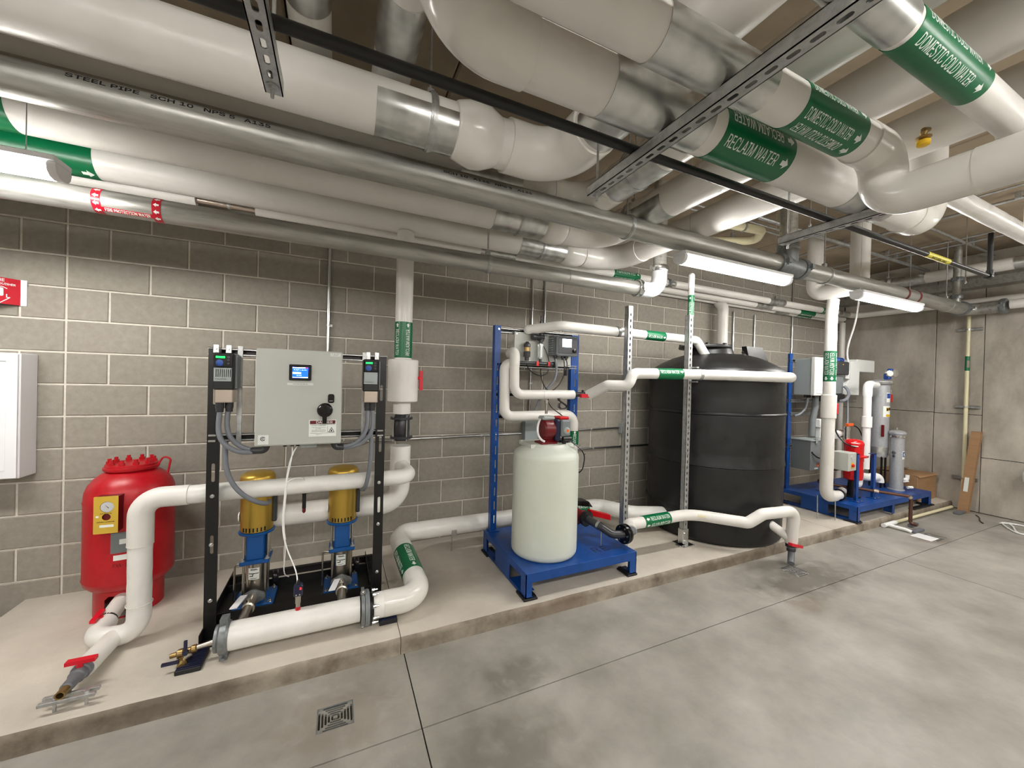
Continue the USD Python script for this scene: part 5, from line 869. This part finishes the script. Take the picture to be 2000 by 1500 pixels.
part(t, 'tank_stub', cyl((5.185, -1.395, .20), (5.12, -1.235, .30), .038, 24), 'jacket', 'white stub into the tank'); part(t, 'valve_handle', hull([(5.10+a*.16, -1.43+b*.016, .175-a*.045+c) for a in (0, 1) for b in (-1, 1) for c in (0, .024)]), 'red_handle', 'red handle'); part(t, 'drain_elbow', tube([(5.183, -1.39, .17), (5.175, -1.40, .09), (5.10, -1.44, .03)], .026, .03, 18), 'grey_pvc', 'grey drain elbow'); part(t, 'union', cat(cyl((5.183, -1.39, .165), (5.182, -1.392, .14), .042, 20), cyl((5.18, -1.394, .125), (5.179, -1.396, .105), .034, 18)), 'dark_pvc')
# black storage tank
cx, cy, R, z0 = 5.115, -.645, .618, .091
t = thing('storage_tank', 'big black plastic water tank with a domed top behind the slotted post', 'tank', (cx, cy, .09))
rib = lambda z: [(z-.02, R), (z-.008, R-.002), (z, R+.010), (z+.010, R+.010), (z+.02, R-.002), (z+.03, R)]
prof = [(0, R-.05), (.004, R-.025), (.03, R-.004)] + rib(.26) + rib(.70)[:3] + [(.73, R+.006), (.80, R-.006)] + [(.82, R-.001)] + rib(1.17) + rib(1.33)[:2] + [(1.46, R), (1.50, R+.014), (1.545, R+.014), (1.57, R+.002), (1.60, R-.02), (1.66, R-.12), (1.71, R-.22), (1.74, R-.32), (1.752, .18), (1.752, .01)]
part(t, 'body', lathe((cx, cy, z0), (0, 0, 1), prof, 96), 'poly_black', smooth=35)
part(t, 'manway', cat(lathe((cx+.02, cy+.08, z0+1.735), (0, 0, 1), [(0, .24), (.02, .236), (.075, .22), (.08, .215)], 48)), 'poly_black', 'raised neck on the dome', smooth=40); part(t, 'lid', lathe((cx-.02, cy+.10, z0+1.815), (0, 0, 1), [(0, .25), (.012, .255), (.03, .25), (.04, .2), (.044, .02)], 48), 'poly_black', 'black screw lid', smooth=40)
part(t, 'lid_lug', cat(*[box(cx-.02+.23*math.cos(a)-.015, cx-.02+.23*math.cos(a)+.015, cy+.10+.23*math.sin(a)-.015, cy+.10+.23*math.sin(a)+.015, z0+1.84, z0+1.862, .003) for a in np.arange(8)*math.pi/4]), 'poly_black')
part(t, 'lifting_lug', cat(hull([(cx+.30+a, cy-.16+b, z0+c) for a in (0, .34) for b in (-.04, .05) for c in (1.60,)]+[(cx+.27+a, cy-.14+b, z0+1.845) for a in (0, .26) for b in (-.02, .03)]), box(cx+.50, cx+.585, cy-.15, cy-.08, z0+1.62, z0+1.82, .02)), 'poly_black', 'tall moulded lug at the right of the dome', smooth=20); part(t, 'moulded_mark', shell((cx+.04, cy-.30, z0+1.712), (cx+.05, cy-.315, z0+1.722), .05, .062, 24), 'poly_black')
part(t, 'flat_panel', hull([(cx+R*math.cos(a)*k, cy+R*math.sin(a)*k, z) for a in (-.62, -.95) for k in (.985, 1.004) for z in (.43, .74)]), 'poly_black', 'flat moulded panel at lower right'); part(t, 'bulkhead', lathe((5.12, -1.235, .30), (-.05, -1, -.2), [(-.03, .07), (.01, .068), (.014, .05)], 24), 'black_pvc')
# ------------------------------------------------------------------ far filtration skid
Z2 = .27; t = platform('long blue skid platform at the far end with filters and a red pump', 6.630, 8.365, -1.237, -.42, Z2, 4, 'steel_skid')
part(t, 'middle_leg', cat(box(7.43, 7.435, -1.237, -1.14, .105, Z2-.06), box(7.38, 7.435, -1.237, -1.232, .105, Z2-.06)), 'blue_paint', smooth=False); part(t, 'foot_bar', box(7.9, 8.43, -1.25, -1.19, .0905, .105, .003), 'rubber')
for x, y, zt in ((6.857, -1.129, .802), (7.225, -1.129, .785)):
    part(t, 'stand_post', cat(box(x-.024, x+.024, y-.004, y, Z2, zt), box(x+.020, x+.024, y, y+.04, Z2, zt), box(x-.05, x+.05, y-.04, y+.05, Z2, Z2+.008), box(x-.024, x+.024, y-.004, y+.05, zt-.006, zt)), 'blue_paint', 'blue stand post', smooth=False); part(t, 'anchor_bolt', cat(*[hexbolt((x+s*.04, y-.025, Z2+.008), (0, 0, 1), .008, .008) for s in (-1, 1)]), 'zinc_bright')
x = 6.69; part(t, 'upright', cat(box(x-.03, x+.03, -.506, -.50, Z2, 1.95), box(x+.024, x+.03, -.50, -.45, Z2, 1.95)), 'blue_paint', 'tall blue upright', smooth=False)
part(t, 'upright', cat(box(7.50, 7.56, -.506, -.50, Z2, 1.86), box(7.55, 7.56, -.50, -.45, Z2, 1.86)), 'blue_paint', 'tall blue upright', smooth=False)
for z in (1.86, 1.36, 1.20, .80): part(t, 'cross_rail', channel((6.68, -.475, z), (8.2 if z > 1.3 else 7.56, -.475, z), (0, 1, 0), hole=None), 'zinc', smooth=False)
part(t, 'upright_bolt', cat(*[cyl((x, -.506, z), (x, -.512, z), .007, 8) for z in (1.36, 1.1, .8)]), 'zinc_bright')
# control boxes
t = thing('control_box', 'white and grey control box beside the blue upright on the far skid', 'control box', (7.0, -.55, 1.43))
part(t, 'body', box(6.765, 7.10, -.69, -.50, 1.44, 1.885, .005), 'box_grey', 'grey side'); part(t, 'door', box(6.755, 7.115, -.735, -.69, 1.435, 1.90, .006), 'panel_light'); part(t, 'door_panel', box(6.80, 7.07, -.742, -.735, 1.46, 1.87, .003), 'white_enamel'); part(t, 'logo', flat_text('PQS', (6.87, -.742, 1.50), (1, 0, 0), (0, 0, 1), .018, .05), 'grey_print', smooth=False)
part(t, 'gland', cat(*[cyl((q, -.60, 1.44), (q, -.60, 1.405), .013, 10) for q in (6.82, 6.87, 6.92, 7.0)]), 'black_pvc'); part(t, 'flexible_conduit', curve([(6.87, -.60, 1.40), (6.86, -.60, 1.32), (6.80, -.58, 1.22), (6.70, -.55, 1.18)], .013), 'grey_hose'); part(t, 'grey_pipe', tube([(7.04, -.60, 1.42), (7.05, -.60, 1.30), (7.03, -.58, 1.10), (7.03, -.58, .92)], .035, .08, 16), 'panel_dark', 'thick grey hose')
t = thing('transformer_box', 'grey steel box low on the blue upright of the far skid', 'control box', (7.0, -.55, .5))
part(t, 'body', box(6.745, 7.09, -.72, -.50, .53, .885, .005), 'panel_dark'); part(t, 'lid', box(6.735, 7.10, -.73, -.50, .885, .900, .003), 'box_grey'); part(t, 'side_plate', box(7.05, 7.12, -.755, -.72, .60, .80, .003), 'panel_light'); l = part(t, 'sticker', box(6.88, 6.92, -.7215, -.72, .575, .61), 'orange', 'orange warning label', smooth=False); part(t, 'sticker', box(6.83, 6.90, -.7215, -.72, .545, .562), 'white_print', 'white label', smooth=False)
part(t, 'bracket', cat(box(6.82, 6.86, -.735, -.73, .86, .94), box(6.84, 6.845, -.74, -.70, .84, .91)), 'box_grey'); part(t, 'cable', curve([(6.76, -.72, .76), (6.82, -.745, .70), (6.92, -.75, .68), (7.05, -.745, .70)], .008), 'black_pvc', 'black cable'); part(t, 'actuator', cat(box(7.06, 7.16, -.66, -.58, 1.03, 1.14, .012), box(7.08, 7.14, -.65, -.59, .90, 1.03, .006)), 'panel_light', 'pale plastic actuator')
# filters
def vessel(label, x, y, r, z0, z1, lid):
    t = thing('filter_vessel', label, 'filter', (x, y, Z2)); return t
x, y, r = 7.98, -.86, .096
t = thing('filter_vessel', 'tall grey cylindrical filter vessel on the far skid', 'filter', (x, y, Z2))
part(t, 'shell', lathe((x, y, .66), (0, 0, 1), [(0, r*.86), (.03, r), (.93, r), (.94, r-.004)], 40), 'tank_grey', smooth=40); part(t, 'lid', lathe((x, y, 1.59), (0, 0, 1), [(0, r+.004), (.01, r+.028), (.03, r+.03), (.036, r+.02), (.05, r+.02), (.06, r-.02), (.075, .03)], 40), 'tank_grey', 'flanged lid'); part(t, 'clamp_band', shell((x, y, 1.605), (x, y, 1.625), r+.03, r+.036), 'chrome', 'bright clamp band')
part(t, 'base_band', shell((x, y, .70), (x, y, .79), r, r+.003), 'sheet_galv', 'plain metal band'); part(t, 'leg', cat(*[box(x+r*.8*math.cos(a)-.014, x+r*.8*math.cos(a)+.014, y+r*.8*math.sin(a)-.006, y+r*.8*math.sin(a)+.006, Z2, .70) for a in (-2.3, -.8, .8, 2.3)]), 'black_paint', 'dark leg')
def sticker(t, z0, z1, a, w, mt, r_=None, x_=None, y_=None, lift=.001): return part(t, 'sticker', shell((x_ or x, y_ or y, z0), (x_ or x, y_ or y, z1), (r_ or r)+lift-.0005, (r_ or r)+lift+.0006, 10, a-w, a+w, (-.6, -.8, 0)), mt)
sticker(t, 1.37, 1.49, .45, .30, 'white_print'); sticker(t, 1.42, 1.48, .45, .26, 'blue_plastic', lift=.002); sticker(t, 1.18, 1.32, .42, .62, 'white_print'); sticker(t, 1.185, 1.215, .55, .42, 'yellow', lift=.002); sticker(t, 1.255, 1.30, .30, .16, 'yellow', lift=.002); sticker(t, 1.262, 1.293, .30, .10, 'black_print', lift=.003); sticker(t, 1.265, 1.30, .68, .20, 'black_print', lift=.002)
g = part(t, 'gauge', lathe((x-.05, y-.10, 1.735), (-.5, -.85, 0), [(-.02, .03), (.0, .042), (.02, .042), (.022, .036)], 26), 'chrome', 'round pressure gauge'); part(g, 'dial', lathe((x-.0605, y-.1185, 1.735), (-.5, -.85, 0), [(0, .035), (.002, .034)], 24), 'white_print'); part(t, 'gauge', lathe((x+.10, y-.09, 1.745), (-.3, -.95, 0), [(-.02, .03), (0, .05), (.02, .05), (.022, .044)], 26), 'chrome', 'larger round gauge with a dark rim'); part(t, 'top_valve', cat(box(x-.01, x+.06, y-.09, y-.03, 1.66, 1.74, .01), box(x+.02, x+.09, y-.10, y-.05, 1.72, 1.80, .01)), 'blue_plastic', 'blue valve parts')
part(t, 'side_valve', cat(cyl((x+.08, y-.02, 1.49), (x+.19, y-.04, 1.50), .016, 14), cyl((x+.17, y-.04, 1.48), (x+.17, y-.04, 1.53), .014, 12), cyl((x+.08, y-.03, .87-.18), (x+.2, y-.1, .70), .016, 12)), 'chrome', 'chrome side valve'); part(t, 'tag', box(x+.095, x+.135, y-.075, y-.072, 1.37, 1.47), 'red_bright', 'red hanging tag', smooth=False); part(t, 'red_lever', box(x-.10, x-.085, y-.09, y-.06, .93, 1.08, .004), 'dark_red', 'red lever')
x, y, r = 8.02, -1.03, .0665; t = thing('filter_vessel', 'short grey cylindrical filter vessel with a clamped lid on the far skid', 'filter', (x, y, Z2))
part(t, 'shell', lathe((x, y, Z2), (0, 0, 1), [(0, r+.015), (.01, r+.015), (.015, r), (.66, r)], 36), 'tank_grey', smooth=40); part(t, 'clamp_band', lathe((x, y, .925), (0, 0, 1), [(0, r+.003), (.006, r+.012), (.03, r+.012), (.036, r+.003)], 36), 'chrome', 'bright clamp band'); part(t, 'lid', lathe((x, y, .96), (0, 0, 1), [(0, r+.006), (.02, r+.016), (.04, r+.014), (.055, r-.01), (.06, .03)], 36), 'tank_grey', 'rounded lid'); part(t, 'vent', cyl((x-.02, y, 1.015), (x-.02, y, 1.055), .008, 10), 'chrome')
sticker(t, .665, .765, .55, .36, 'white_print', r, x, y); sticker(t, .695, .755, .55, .30, 'blue_plastic', r, x, y, .002); sticker(t, .705, .74, .52, .12, 'white_print', r, x, y, .003)
part(t, 'drain_fitting', cat(tube([(x+.05, y-.03, .40), (x+.115, y-.06, .40), (x+.115, y-.06, .46)], .022, .02, 14), cyl((x-.02, y-.08, .39), (x+.06, y-.09, .39), .010, 10), cyl((x+.08, y-.08, .31), (x+.14, y-.10, .31), .018, 12)), 'white_pvc', 'white plastic fittings'); part(t, 'side_fitting', cat(cyl((x-.09, y, .74), (x-.05, y, .74), .02, 12), cyl((x-.09, y, .70), (x-.05, y, .70), .014, 12)), 'chrome')
# gray shroud, blower, white riser
t = thing('pale_cabinet', 'pale grey sheet metal cabinet with a sloping lower edge behind the tall filter', 'cabinet', (7.8, -.6, 1.42))
part(t, 'body', plate(sg.Polygon([(7.63, 1.885), (7.86, 1.885), (7.86, 1.45), (7.42, 1.455), (7.63, 1.64)]), (0, -.55, 0), (1, 0, 0), (0, 0, 1), .14), 'panel_light', smooth=False); part(t, 'box', box(7.86, 8.32, -.66, -.40, 1.76, 1.925, .006), 'panel_light', 'pale box on top'); part(t, 'mounting_tab', box(7.50, 7.60, -.70, -.695, 1.66, 1.76, .002), 'panel_light'); part(t, 'white_cable', curve([(7.79, -.60, 1.88), (7.74, -.62, 2.15), (7.76, -.66, 2.35), (7.75, -.70, 2.6), (7.74, -.72, 2.9), (7.74, -.72, CEIL)], .011), 'white_pvc', 'white cable going up to the deck'); part(t, 'junction', box(7.70, 7.86, -.53, -.42, 1.885, 1.95, .02), 'blue_plastic', 'blue box behind')
t = thing('uv_controller', 'dark grey electronics box with a small yellow light on the far skid', 'control box', (7.4, -.65, 1.7)); part(t, 'body', box(7.22, 7.50, -.74, -.55, 1.70, 1.87, .012), 'dark_pvc'); part(t, 'indicator_light', box(7.348, 7.362, -.742, -.74, 1.825, 1.838), 'yellow', smooth=False); part(t, 'lower_box', box(7.22, 7.46, -.70, -.55, 1.46, 1.69, .008), 'panel_dark', 'grey lower box'); part(t, 'dark_base', box(7.22, 7.48, -.71, -.55, 1.36, 1.46, .006), 'black_paint'); part(t, 'flexible_conduit', curve([(7.43, -.72, 1.56), (7.42, -.77, 1.50), (7.34, -.80, 1.42), (7.20, -.80, 1.38)], .017), 'grey_hose')
t = thing('vent_duct', 'grey round duct section with a rubber sleeve behind the far riser', 'duct', (7.28, -.6, .9)); part(t, 'duct', lathe((7.29, -.62, .86), (0, 0, 1), [(0, .055), (.12, .06), (.20, .06), (.23, .052), (.40, .052), (.42, .06), (.50, .06)], 26), 'box_grey'); part(t, 'connector', tube([(7.23, -.76, .97), (7.10, -.80, .955)], .042, .02, 20), 'white_pvc', 'white pipe stub'); part(t, 'stub_end', cat(lathe((7.22, -.77, .97), (1, 0, 0), [(0, .046), (.05, .05), (.07, .03)], 18), cyl((7.28, -.77, .985), (7.37, -.77, .985), .018, 12)), 'stainless'); part(t, 'orange_handle', box(7.30, 7.42, -.84, -.80, 1.065, 1.10, .006), 'orange', 'orange handle'); part(t, 'thin_rod', cyl((7.36, -.80, 1.09), (7.53, -.72, 1.42), .011, 10), 'grey_hose'); part(t, 'cable', curve([(7.40, -.82, 1.07), (7.50, -.86, 1.02), (7.53, -.88, .93), (7.54, -.90, .86)], .006), 'black_pvc')
x, y = 7.50, -.93; t = thing('white_riser', 'thick white plastic pipe with a coupling feeding the tall filter', 'pipe', (x, y, .8)); part(t, 'pipe', tube([(x, y, .55), (x, y, 1.585), (x+.25, y+.02, 1.585)], .041, .055, 26, 8), 'white_pvc', smooth=50); part(t, 'coupling', cat(cyl((x, y, 1.06), (x, y, 1.195), .052, 28, bev=.003), cyl((x, y, 1.44), (x, y, 1.46), .045, 28)), 'white_pvc'); part(t, 'elbow', tube([(x, y, 1.46), (x, y, 1.588), (x+.12, y+.01, 1.588)], .0465, .06, 26, 8), 'white_pvc', smooth=60)
# red pump and switch
x, y = 7.06, -1.0; t = thing('filter_pump', 'upright red pump on blue stand posts at the far skid', 'pump', (x, y, Z2))
part(t, 'motor', lathe((x, y, .76), (0, 0, 1), [(0, .088), (.11, .09), (.125, .094), (.14, .092), (.165, .078), (.18, .05), (.184, .01)], 40), 'red_bright', 'glossy red motor cap', smooth=50); part(t, 'flange', cat(lathe((x, y, .735), (0, 0, 1), [(0, .09), (.006, .115), (.02, .115), (.03, .095)], 40), hull([(x+.05, y-.1, .755), (x+.05, y+.06, .755), (x+.20, y-.06, .745), (x+.20, y+.04, .745), (x+.05, y-.1, .735), (x+.05, y+.06, .735), (x+.20, y-.06, .725), (x+.20, y+.04, .725)])), 'red_bright', 'red flange'); part(t, 'body', lathe((x, y, .46), (0, 0, 1), [(0, .04), (.02, .085), (.06, .092), (.275, .092)], 36), 'red_bright', 'red pump body', smooth=40); part(t, 'base', lathe((x, y, Z2), (0, 0, 1), [(0, .075), (.01, .075), (.02, .05), (.19, .045)], 24), 'black_paint', 'dark base')
l = part(t, 'sticker', shell((x, y, .865), (x, y, .91), .0905, .0915, 10, -.35, .35, (-.9, -.5, 0)), 'white_print', 'white label'); part(t, 'sticker', shell((x, y, .60), (x, y, .695), .0925, .0935, 10, -.28, .28, (.35, -.95, 0)), 'white_print', 'white label'); part(t, 'white_elbow', tube([(x+.06, y, .40), (x+.14, y, .40), (x+.14, y, .47)], .035, .03, 18), 'white_pvc'); part(t, 'chrome_stack', cat(cyl((x+.02, y+.08, .93), (x+.02, y+.08, 1.08), .028, 20), cyl((x+.02, y+.08, 1.05), (x+.02, y+.08, 1.06), .034, 20)), 'chrome', 'chrome cylinder behind'); part(t, 'cable', curve([(x-.08, y-.05, .86), (x-.15, y-.02, .88), (x-.20, y+.05, .96), (x-.18, y+.10, 1.05)], .007), 'black_pvc')
t = thing('switch_box', 'beige switch box with a red and yellow knob between riser and red pump', 'switch box', (6.78, -1.03, .62)); part(t, 'box', box(6.64, 6.80, -1.14, -.98, .625, .825, .005), 'panel_grey'); part(t, 'side', box(6.80, 6.84, -1.13, -.98, .63, .82, .002), 'dark_pvc'); l = part(t, 'knob_plate', box(6.69, 6.745, -1.1415, -1.14, .655, .715), 'yellow', 'yellow knob plate', smooth=False); part(t, 'knob', lathe((6.717, -1.1415, .686), (0, -1, 0), [(0, .018), (.016, .015)], 16), 'red_bright', 'red knob'); part(t, 'meter', lathe((6.71, -1.14, .775), (0, -1, 0), [(0, .022), (.004, .021)], 20), 'dial'); part(t, 'bracket', box(6.66, 6.86, -1.0, -.97, .60, .62), 'black_paint')
t = thing('pvc_manifold', 'white plastic elbows low between the filters on the far skid', 'pipe', (7.55, -.95, .45)); part(t, 'pipe', tube([(7.30, -.90, .48), (7.46, -.98, .46), (7.60, -1.03, .475), (7.60, -1.03, .40)], .045, .06, 22), 'white_pvc', smooth=50); part(t, 'black_pipe', tube([(6.9, -.75, .40), (7.15, -.75, .40), (7.15, -.75, .30)], .03, .04, 16), 'dark_pvc')
t = thing('copper_drain', 'brown copper drain pipe leaving the far skid and dropping to the floor drain', 'pipe', (7.38, -1.36, 0)); part(t, 'pipe', tube([(6.95, -.80, .375), (7.14, -1.06, .365), (7.395, -1.385, .345), (7.395, -1.385, .045), (7.395, -1.44, .045)], .0165, [.3, .035, .03], 16), 'copper', smooth=40); part(t, 'union', cat(cyl((7.20, -1.135, .361), (7.225, -1.168, .359), .025, 14), cyl((7.385, -1.372, .345), (7.395, -1.385, .325), .021, 12)), 'copper_clean', 'bright union'); part(t, 'floor_block', cat(box(7.40, 7.56, -1.40, -1.36, .001, .035, .003), box(7.20, 7.40, -1.50, -1.45, .001, .025, .003)), 'grey_pvc', 'grey floor support')
t = thing('floor_pipe', 'cream plastic pipe lying along the pad foot to a white tee at the drain', 'pipe', (8.0, -1.27, 0)); part(t, 'pipe', cyl((7.33, -1.278, .030), (8.83, -1.278, .036), .017, 18), 'cream_pvc', smooth=40); part(t, 'tee', cat(cyl((7.08, -1.278, .028), (7.34, -1.278, .03), .022, 20), tube([(7.16, -1.28, .028), (7.16, -1.43, .028), (7.17, -1.475, .016)], .017, .03, 16)), 'white_pvc', 'white tee and stub'); part(t, 'block', box(8.60, 8.82, -1.42, -1.36, .001, .03, .003), 'grey_pvc', 'grey floor support')
x, y = 8.935, -1.345; t = thing('wall_pipe', 'cream vertical pipe with green tape on the concrete end wall', 'pipe', (x, y, .03)); part(t, 'pipe', cyl((x, y, .04), (x, y, 2.50), .0195, 18), 'cream_pvc', smooth=40); part(t, 'tape', shell((x, y, 1.80), (x, y, 1.985), .0195, .0215), 'green_tape', 'green pipe tape'); part(t, 'tape', shell((x, y, 1.84), (x, y, 1.93), .0212, .0225, 16, -.6, .6, (-.8, -.6, 0)), 'cmu', 'bare printed patch')
for z in (2.33, 1.335, .41): part(t, 'bracket', cat(channel((XR-.005, y-.11, z), (XR-.005, y+.11, z), (1, 0, 0), .035, .025, hole=None), shell((x, y, z-.008), (x, y, z+.008), .0195, .024)), 'zinc', 'strut bracket', smooth=False)
t = thing('cardboard_box', 'brown cardboard carton on the pad against the end wall', 'box', (8.68, -.85, .09)); part(t, 'carton', box(8.40, 8.94, -1.10, -.62, .091, .42, .004), 'cardboard', smooth=False); part(t, 'flap', cat(hull([(8.39, -1.10, .42), (8.95, -1.10, .42), (8.41, -.98, .425), (8.93, -.98, .425), (8.40, -1.12, .405), (8.93, -1.12, .405)]), hull([(8.39, -.62, .42), (8.95, -.62, .42), (8.41, -.84, .44), (8.93, -.84, .44), (8.41, -.84, .436)])), 'cardboard', 'open top flap', smooth=False)
t = thing('cardboard_tube', 'long brown cardboard piece leaning in front of the cream wall pipe', 'cardboard', (8.82, -1.40, 0)); part(t, 'tube', hull([(8.78+a*.06, -1.43+b*.09, .003) for a in (0, 1) for b in (0, 1)]+[(8.86+a*.06, -1.50+b*.085, 1.03) for a in (0, 1) for b in (0, 1)]), 'cardboard', smooth=False); part(t, 'sticker', hull([(8.795+k, -1.437+b*.05-q*.012, .27+q*.18) for b in (.34, 1.1) for q in (0, 1) for k in (-.0, .004)]), 'white_print', 'white shipping label', smooth=False)
t = thing('black_cord', 'short piece of black cord on the floor by the end wall', 'cord', (8.6, -1.6, .004)); part(t, 'cord', curve([(8.78, -1.50, .005), (8.66, -1.56, .005), (8.52, -1.60, .005), (8.42, -1.65, .005)], .006, 8), 'black_pvc')
t = thing('white_hose', 'coil of thin white hose on the floor at the right edge', 'hose', (8.4, -1.8, .01)); part(t, 'hose', cat(*[curve([(8.62+a, -1.74, .010), (8.45, -1.82-a, .010), (8.3, -1.95, .010), (8.5, -2.0-a, .011), (8.72, -1.88, .012), (8.60+a, -1.73, .012)], .008, 8, 40) for a in (0, .05)]), 'white_pvc')
b = ball((8.90, -1.87, .55), .055, 3); v = b.vertices; b.vertices = (v-A3(8.90, -1.87, .55))*(1+.5*(meshkit.fbm(v*14, 3)[:, None]-.5))*A3(.8, 1.1, 1.7)+A3(8.90, -1.87, .55); t = thing('plastic_bag', 'crumpled white plastic bag hanging at the right edge', 'bag', (8.88, -1.84, .5)); part(t, 'bag', b, 'tape_clear', smooth=60); part(t, 'hook', cyl((8.90, -1.87, .62), (XR, -1.87, .66), .004, 8), 'zinc')
t = thing('temperature_probe', 'dark probe with a red tip hung behind the white discharge pipe', 'sensor', (1.38, -.66, .65)); part(t, 'bracket', box(1.375, 1.415, -.70, -.66, .785, .80, .002), 'black_pvc'); part(t, 'probe', cyl((1.395, -.68, .79), (1.395, -.68, .69), .011, 14), 'black_pvc'); part(t, 'tip', lathe((1.395, -.68, .66), (0, 0, 1), [(0, .005), (.008, .010), (.03, .010)], 14), 'dark_red', 'red tip'); part(t, 'cable', curve([(1.395, -.69, .80), (1.40, -.80, .895), (1.37, -.845, .92), (1.34, -.85, .915), (1.315, -.85, .90)], .003, 8), 'white_pvc')
